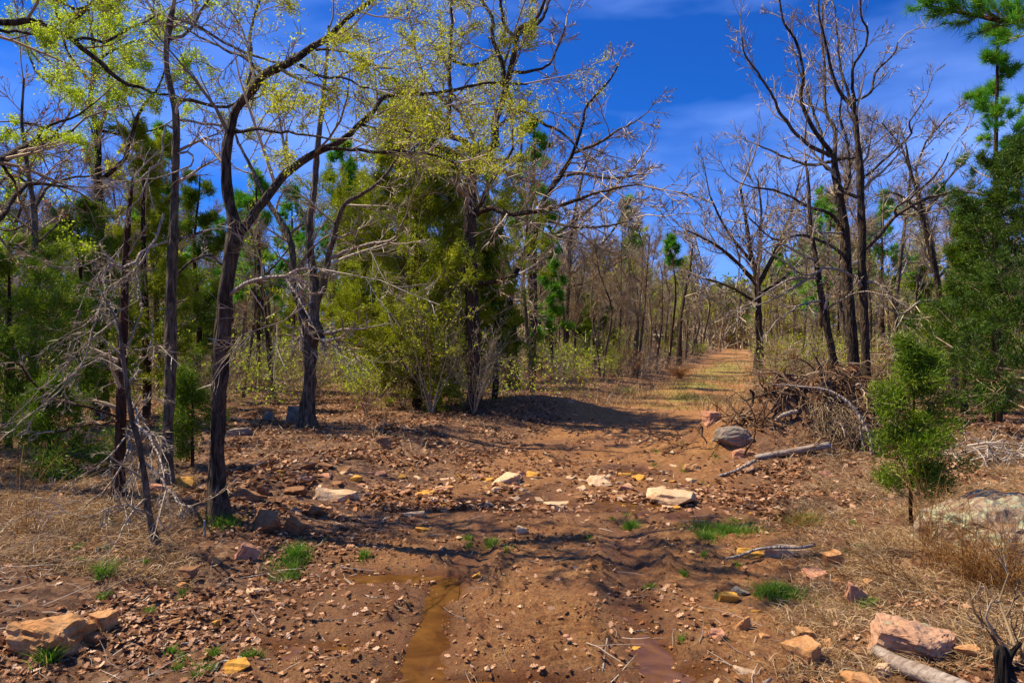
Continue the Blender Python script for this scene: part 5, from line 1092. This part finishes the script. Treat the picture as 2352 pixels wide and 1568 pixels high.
# ------------------------------------------------------------------ leaf litter, gravel, grasses
def sample(n, dens, y0=2.6, y1=40, kx=.82, pw=1.6):
    u_ = rng.random(n); y_ = y0*(y1/y0)**(u_**(1/pw) if pw != 1 else u_)
    x_ = rng.uniform(-kx, kx, n)*y_
    k = rng.random(n) < dens(x_, y_); return x_[k], y_[k]
def dens_l(x, y):
    d = x-tcx(y); l = litter_at(x, y); base = .05+.95*l
    sb = (y-(7.05+.1*x))/.5; base = np.maximum(base, .85*np.exp(-sb*sb)*(1-sstep(np.abs(x), 2.8, 4)))
    dry = np.maximum(sstep(x, 2.3, 2.8)*(1-sstep(y, 6.2, 7)), sstep(-x/y, .43, .53)*sstep(y, 3.9, 4.4)*(1-sstep(y, 6.5, 8)))
    cl = np.clip(.50+2.2*fbm(x/.45, y/.45, 4, 131), .02, 1)
    return np.clip(base*cl*(1-.55*dry), 0, 1)
def litter(n, y0, y1, lobed, size, name, label):
    x, y = sample(n, dens_l, y0, y1, pw=1.0); m = len(x); z = H(x, y)
    th = rng.uniform(0, 2*math.pi, m); s = size*rng.uniform(.5, 1.25, m)
    til = rng.normal(size=(m, 2))*.40
    fx_ = np.stack([np.cos(th), np.sin(th), til[:, 0]], 1); fx_ = nrm(fx_); sy_ = nrm(np.stack([-np.sin(th), np.cos(th), til[:, 1]], 1)); up_ = nrm(np.cross(fx_, sy_))
    curl = rng.uniform(-.05, .42, m)
    if lobed:
        out_ = np.array([[0, 0], [.18, .16], [.30, .10], [.42, .30], [.55, .15], [.70, .27], [.80, .12], [1, 0]])
        pts = np.concatenate([out_, [[p[0], -p[1]] for p in out_[1:-1][::-1]]]); k = len(pts)
        c = p0 = np.stack([x, y, z+.004+s*.10], 1)
        V = []
        for (a, b) in pts:
            V.append(c+fx_*((a-.5)*s)[:, None]+sy_*(b*s*1.1)[:, None]+up_*((abs(b)*curl*1.6+(a-.5)**2*curl*.9)*s)[:, None])
        V = np.stack(V, 1).reshape(-1, 3); b0 = (np.arange(m)*k)[:, None]
        Fq = np.concatenate([b0+np.array([[0, 1, 13]]), b0+np.array([[7, 8, 6]])]) if k == 14 else None
        Q = np.concatenate([b0+np.array([q]) for q in ([1, 2, 12, 13], [2, 3, 11, 12], [3, 4, 10, 11], [4, 5, 9, 10], [5, 6, 8, 9])])
        Fs = [Fq, Q]; vp = k
    else:
        c = np.stack([x, y, z+.004+s*.12], 1); V = np.stack([c-fx_*(s*.5)[:, None], c+sy_*(s*.32)[:, None]+up_*(s*curl*.6)[:, None], c+fx_*(s*.5)[:, None], c-sy_*(s*.32)[:, None]+up_*(s*curl*.6)[:, None]], 1).reshape(-1, 3)
        b0 = (np.arange(m)*4)[:, None]; Fs = [b0+np.array([[0, 1, 2]]), b0+np.array([[0, 2, 3]])]; vp = 4
    va = np.repeat(rng.random(m)**1.1, vp)
    o = link(name, mkmesh(name, V, Fs, va, smooth=False), M['litter']); tag(o, label, 'leaf litter', kind='stuff')
litter(46000, 2.6, 6.8, True, .046, 'leaf_litter', 'curled brown oak leaves strewn over the near ground')
litter(120000, 6.0, 45, False, .080, 'leaf_litter', 'brown leaf litter covering the woodland floor farther back')

x, y = sample(16000, lambda x, y: np.clip(.12+.6*litter_at(x, y), 0, 1)*np.clip(.4+1.6*fbm(x/.6, y/.6, 3, 141), .05, 1), 2.6, 20, pw=1.0); m = len(x); z = H(x, y)
Pt = np.zeros((m, 4, 3)); Pt[:, 0] = np.stack([x, y, z+.008], 1); dt = nrm(np.stack([rng.normal(size=m), rng.normal(size=m), rng.normal(size=m)*.10+.02], 1)); lt = rng.uniform(.015, .09, (m, 1))
for k in range(1, 4): dt = nrm(dt+rng.normal(size=dt.shape)*.22*np.array([1, 1, .3])); Pt[:, k] = Pt[:, k-1]+dt*lt
V, Fs, va = twigmesh([(Pt, rng.uniform(.0008, .0028, (m, 1))*np.array([[1, .9, .8, .5]]))], (3,))
o = link('twig_litter', mkmesh('twig_litter', V, Fs, va), M['twig_dead']); tag(o, 'fine broken twigs and stalks scattered all over the ground', 'twig litter', kind='stuff')

# clods and chips of stone in the mud
x, y = sample(42000, lambda x, y: np.clip(.04+.16*(np.abs(x-.1) < 1.4)*(y < 6.2)+2.2*fbm(x/.35, y/.35, 4, 151)+.8*np.exp(-((np.abs(np.abs(x-tcx(y)-0)-.60)-.30)/.09)**2)*(1-sstep(y, 5, 6.5)), .03, 1)*(1-.6*sstep(-x, 2, 3)), 2.6, 12, pw=1.0); m = len(x); z = H(x, y); s = rng.uniform(.0025, .009, m)*(rng.random(m)**3*2.4+.6)*np.clip(y/4.5, .8, 2)
oct_ = np.array([[1, 0, 0], [-1, 0, 0], [0, 1, 0], [0, -1, 0], [0, 0, .7], [0, 0, -.7]], float); of = np.array([[0, 2, 4], [2, 1, 4], [1, 3, 4], [3, 0, 4], [2, 0, 5], [1, 2, 5], [3, 1, 5], [0, 3, 5]])
th = rng.uniform(0, 6.28, m); o3 = oct_[None]*rng.uniform(.5, 1.4, (m, 6, 3)); cs, sn = np.cos(th)[:, None], np.sin(th)[:, None]
V = np.stack([o3[..., 0]*cs-o3[..., 1]*sn, o3[..., 0]*sn+o3[..., 1]*cs, o3[..., 2]], -1)*s[:, None, None]+np.stack([x, y, z+s*.3], 1)[:, None]
Fq = (np.arange(m)*6)[:, None, None]+of[None]
M['chips'] = m_leaf('mud_clods_and_chips', [(0, (.10, .040, .015)), (.6, (.28, .12, .042)), (.92, (.42, .21, .08)), (1, (.58, .40, .22))], 0)
o = link('gravel', mkmesh('gravel', V.reshape(-1, 3), Fq.reshape(-1, 3), np.repeat(rng.random(m), 6), smooth=False), M['chips']); tag(o, 'mud clods and stone chips scattered over the track', 'gravel', kind='stuff')

def grassblades(x, y, ln, wd, lean, mt, name, label, cat='grass', segs=2, z0=None, parent=None, up=1.0):
    m = len(x); z = H(x, y) if z0 is None else z0; an = rng.uniform(0, 2*math.pi, m); l = ln*rng.uniform(.4, 1.2, m)
    d = np.stack([np.cos(an)*lean, np.sin(an)*lean, np.full(m, up)], 1)*rng.uniform(.6, 1.3, (m, 3)); d = nrm(d)
    sdv = nrm(np.cross(d, rng.normal(size=(m, 3))))*(wd*.5)
    p0 = np.stack([x, y, z-.01], 1); p1 = p0+d*(l*.5)[:, None]; d2 = nrm(d+np.stack([np.cos(an)*lean*.8, np.sin(an)*lean*.8, np.full(m, -.35*lean)], 1)); p2 = p1+d2*(l*.5)[:, None]
    V = np.stack([p0-sdv, p0+sdv, p1+sdv*.8, p1-sdv*.8, p2], 1).reshape(-1, 3); b0 = (np.arange(m)*5)[:, None]
    Fs = [b0+np.array([[0, 1, 2, 3]]), b0+np.array([[3, 2, 4]])]
    o = link(name, mkmesh(name, V, Fs, np.repeat(rng.random(m), 5), smooth=False), M[mt]); tag(o, label, cat, kind='stuff'); return o
# dry grass on the right bank, left bank, wood edge
x, y = sample(330000, lambda x, y: sstep(x/y, .36+.05*fbm(y*2, x*0, 2, 7), .47)*np.clip(.6+1.3*fbm(x/.3, y/.3, 3, 161), .02, 1), 3.2, 9, .85, 1.0)
grassblades(x, y, .15, .0035, 1.3, 'straw', 'dry_grass', 'matted tan dry grass on the right bank around the lichen boulder')
x, y = sample(210000, lambda x, y: sstep(-x/y, .43, .53)*sstep(y, 3.9, 4.4)*np.clip(.55+1.3*fbm(x/.3, y/.3, 3, 162), .02, 1), 4.2, 10, .85, 1.0)
grassblades(x, y, .17, .0045, 1.3, 'straw', 'dry_grass', 'matted tan dry grass on the left bank under the dead cedar')
x, y = sample(70000, lambda x, y: (litter_at(x, y)*.5+.3*sstep(y, 16, 22))*np.clip(.35+1.6*fbm(x/.9, y/.9, 3, 163), 0, 1), 8, 70, .85, 1.0)
grassblades(x, y, .26, .009, .9, 'straw', 'dry_grass', 'thin dry grass standing through the woodland floor')
x, y = sample(60000, lambda x, y: green_at(x, y), 14, 60, .6, 1.0)
grassblades(x, y, .22, .012, .7, 'grass_dry', 'track_grass', 'yellow-green grass growing on the far part of the track')
x, y = sample(80000, lambda x, y: sstep(y, 14, 18)*np.clip(1.15-np.abs(np.abs(x-tcx(y))-1.8)/1.7, 0, 1)*np.clip(.3+2.4*fbm(x/.8, y/1.2, 4, 165), 0, 1), 12, 50, .6, 1.0)
grassblades(x, y, .42, .010, .5, 'straw', 'tall_dry_grass', 'standing tan grass along both sides of the far track')
x, y = sample(26000, lambda x, y: np.clip(-.1+1.4*fbm(x/.35, y/.35, 3, 167), 0, .5), 2.8, 16, .85, 1.0)
grassblades(x, y, .05, .003, .9, 'grass_dry', 'short_grass', 'sparse short green-yellow grass through the mud and litter')
# bright green tufts
def tuft(px, py, w, h, n, label, ln=.09, mt='grass', grp=None):
    x, y, z = at(px, py); rx = w/2/F*y; ry = max(rx*.5, h/F*y*y/EYE*.5)
    r = np.abs(rng.normal(0, .55, n)); a = rng.uniform(0, 6.28, n); xx = x+rx*r*np.cos(a); yy = y+ry*r*np.sin(a)
    k = fbm(xx/.09, yy/.09, 2, int(px)) > (-.12 if n > 250 else -9)
    o = grassblades(xx[k], yy[k], ln, .0045, .5, mt, 'grass_tuft', label, 'grass')
    if grp: o['group'] = grp
tuft(1660, 1222, 175, 46, 2600, 'widest patch of bright green grass beside the blue puddle')
tuft(1625, 1240, 50, 24, 500, 'clump of blue-green grass at the near left of the wide patch')
tuft(1447, 1212, 46, 18, 450, 'small green grass clump left of the blue puddle')
tuft(1785, 1372, 120, 46, 1900, 'bright green grass patch in front of the flat slab at the lower right')
tuft(655, 1320, 75, 40, 1000, 'bright green grass patch at the left puddle, nearer clump', .11)
tuft(680, 1280, 80, 40, 900, 'green grass patch below the wedge-shaped boulder', .10)
tuft(512, 1205, 90, 24, 700, 'green grass at the foot of the forked oak', .11)
tuft(1128, 1252, 36, 16, 320, 'green clump in the middle of the muddy track', .08)
tuft(240, 1330, 30, 30, 160, 'bright green leafy tuft in the dry grass at the left', .16)
tuft(112, 1530, 40, 20, 130, 'blue-green tuft in front of the largest tan slab', .14)
tuft(1850, 1210, 80, 30, 900, 'olive grass clump at the edge of the right bank', .15, 'grass_dry')
tuft(835, 1280, 30, 14, 200, 'small green clump at the right end of the left puddle grass', .07)
tuft(1440, 902, 60, 10, 900, 'vivid green patch at the left edge of the far track', .2)
tuft(1985, 1395, 60, 20, 300, 'green blades under the flat orange stone', .09)
for i_ in range(46):
    a, b = [(rng.uniform(380, 620), rng.uniform(1500, 1560)), (rng.uniform(850, 1700), rng.uniform(1180, 1330)), (rng.uniform(1480, 2050), rng.uniform(1080, 1560)), (rng.uniform(1480, 1700), rng.uniform(1000, 1150)), (rng.uniform(100, 420), rng.uniform(1200, 1420))][i_ % 5]
    tuft(a, b, rng.uniform(14, 34), rng.uniform(8, 16), int(rng.uniform(40, 150)), 'tiny green grass tuft '+('left' if a < [r for r in REF if r[2] == near_ref(a, b)][0][0] else 'right')+' of '+near_ref(a, b), .06, grp='tiny grass tufts about the clearing')
# long arching bluestem on the right, with a few orange wisps elsewhere
def arch(px, py, n, ln, label, leanx=(0, 0), Y=None):
    x, y, z = at(px, py)
    if Y: x = (px-CX)/F*Y; y = Y; z = float(Hs(x, y))
    r = empty('bluestem_grass', (x, y, z)); tag(r, label, 'grass clump')
    P_ = np.zeros((n, 8, 3)); P_[:, 0] = np.stack([rng.normal(0, .05, n), rng.normal(0, .05, n), np.zeros(n)-.02], 1); d = nrm(np.stack([rng.normal(leanx[0], .35, n), rng.normal(leanx[1], .3, n), np.ones(n)], 1)); an = d*np.array([1, 1, 0])
    l = ln*rng.uniform(.5, 1.15, (n, 1))
    for k in range(1, 8): d = nrm(d+an*.22+np.array([0, 0, -.10*k/4])+.03*rng.normal(size=d.shape)); P_[:, k] = P_[:, k-1]+d*l/7
    V, Fq = tubes(P_, np.repeat((np.linspace(.0022, .0009, 8)*max(1, y/6))[None], n, 0), 3); link('stalks', mkmesh('stalks', V, Fq, varof(n, 24)), M['straw_orange'], r)
arch(2130, 1255, 70, .75, 'arching orange bluestem clump beside the young cedar', (.15, -.1))
arch(2215, 1330, 50, .6, 'long tan stalks leaning in front of the lichen boulder', (.1, -.1))
arch(2060, 1330, 26, .6, 'few long straw stalks sprawling left of the lichen boulder', (-.5, -.3))
arch(2270, 1350, 80, .62, 'dense tawny grass at the near left foot of the lichen boulder', (-.1, -.1))
arch(2350, 1370, 90, .66, 'dense tawny grass in front of the lichen boulder by the frame edge', (0, 0))
arch(2150, 1300, 60, .55, 'tawny grass tuft between the young cedar and the lichen boulder', (0, -.1))
arch(2310, 1345, 50, .55, 'tall dry stalks against the foot of the lichen boulder', (0, 0))
arch(60, 1230, 30, .7, 'orange wisps of tall grass at the left edge', (0, 0))
arch(1330, 880, 60, .8, 'upright orange grass clump at the far left side of the track', (0, 0))
arch(1820, 1225, 30, .35, 'wiry grass tuft above the flat slab', (0, 0))
for i_, (a, b) in enumerate(((1830, 880), (1870, 885), (1900, 875), (1560, 870), (1760, 880))):
    arch(a, b, 90, (.62, .62, .62, .9, .9)[i_], ('tall russet grass behind the heap, leftmost clump', 'tall russet grass behind the heap, middle clump', 'tall russet grass right behind the leaning tree', 'tan grass clump at the left side of the grassy track', 'tan grass clump at the right side of the grassy track')[i_], (0, 0), Y=(11.3, 11.6, 12.0, None, None)[i_])
# bramble-like bare bush at the bottom right corner
x, y, z = at(2330, 1530); r_ = empty('bramble', (x, y, z)); tag(r_, 'thin dark bare bramble at the bottom right corner behind the stump', 'bush')
bush_parts(r_, .38, .3, 'twig_brown', None, 0, 0, 77, 6, (4, 3, 2))

# ------------------------------------------------------------------ each tree of the wood is told by its gap between the front trees and its rank from the front
GAP = [(-900, ''), (75, 'the crooked edge tree'), (225, 'the yellow-leafed oak'), (300, 'the dead cedar'), (392, 'the slim oak'), (520, 'the forked oak'), (612, 'the dark sapling'), (713, 'the burl-collared oak'), (832, 'the small olive cedar'), (960, 'the feathery cedar'), (1086, 'the centre oak'), (1178, 'the black-stemmed oak'), (1268, 'the young bright pine'), (1350, 'the branch heap'), (1446, 'the tall thin pine'), (1530, 'the kinked pine'), (1650, 'the grassy track'), (1742, 'the spreading bare oak'), (1895, 'the leaning bare tree'), (1955, 'the left heap tree'), (1990, 'the right heap tree'), (2096, 'the young cedar'), (2160, 'the dark leaning tree'), (2290, 'the right-hand pine'), (9999, '')]
KN = {'bare': 'bare tree', 'leafy': 'leafing tree', 'pine': 'pine', 'cedar': 'cedar', 'bush': 'bush'}
KP = {'bare': 'bare trees', 'leafy': 'leafing trees', 'pine': 'pines', 'cedar': 'cedars', 'bush': 'twiggy bushes'}
ORD = ['nearest']+[w+' nearest' for w in 'second third fourth fifth sixth seventh eighth ninth tenth eleventh twelfth thirteenth fourteenth fifteenth sixteenth seventeenth eighteenth nineteenth twentieth'.split()]
bins = {}
for (o, kd, x, y) in PLACED:
    px = CX+x/y*F; i = max(j for j in range(len(GAP)-1) if GAP[j][0] <= px or j == 0); bins.setdefault((kd, i), []).append((y, o))
for (kd, i), lst in bins.items():
    lst.sort(key=lambda q: q[0])
    a, b = GAP[i][1], GAP[i+1][1]
    wh = 'between '+a+' and '+b if a and b else ('left of '+b if b else 'right of '+a)
    for r, (y, o) in enumerate(lst):
        if len(lst) == 1: o['label'] = 'only wood-edge '+KN[kd]+' standing '+wh
        elif r < len(ORD): o['label'] = ORD[r]+' of the '+KP[kd]+' '+wh
        else: o['label'] = KN[kd]+' deep in the wood '+wh
        o['group'] = KP[kd]+' of the wood '+wh
same = {}
for o in bpy.data.objects:
    if o.get('category') in ('stone', 'twig', 'grass') and o.get('group'): same.setdefault(o['label'], []).append(o)
for lb, os_ in same.items():
    if len(os_) < 2: continue
    yy = [float(o.location.y) if o.location.length > .01 else float(o.data.vertices[0].co.y) for o in os_]
    for r, k in enumerate(np.argsort(yy)):
        os_[k]['label'] = (('nearer ', 'farther ')[r] if len(os_) == 2 else ORD[min(r, 19)]+' ')+lb
for o in bpy.data.objects:
    if o.get('label') and len(o['label'].split()) > 16: print('LONG', o['label'])
print('TRIS', sum(len(m.loops)-2*len(m.polygons) for m in bpy.data.meshes))
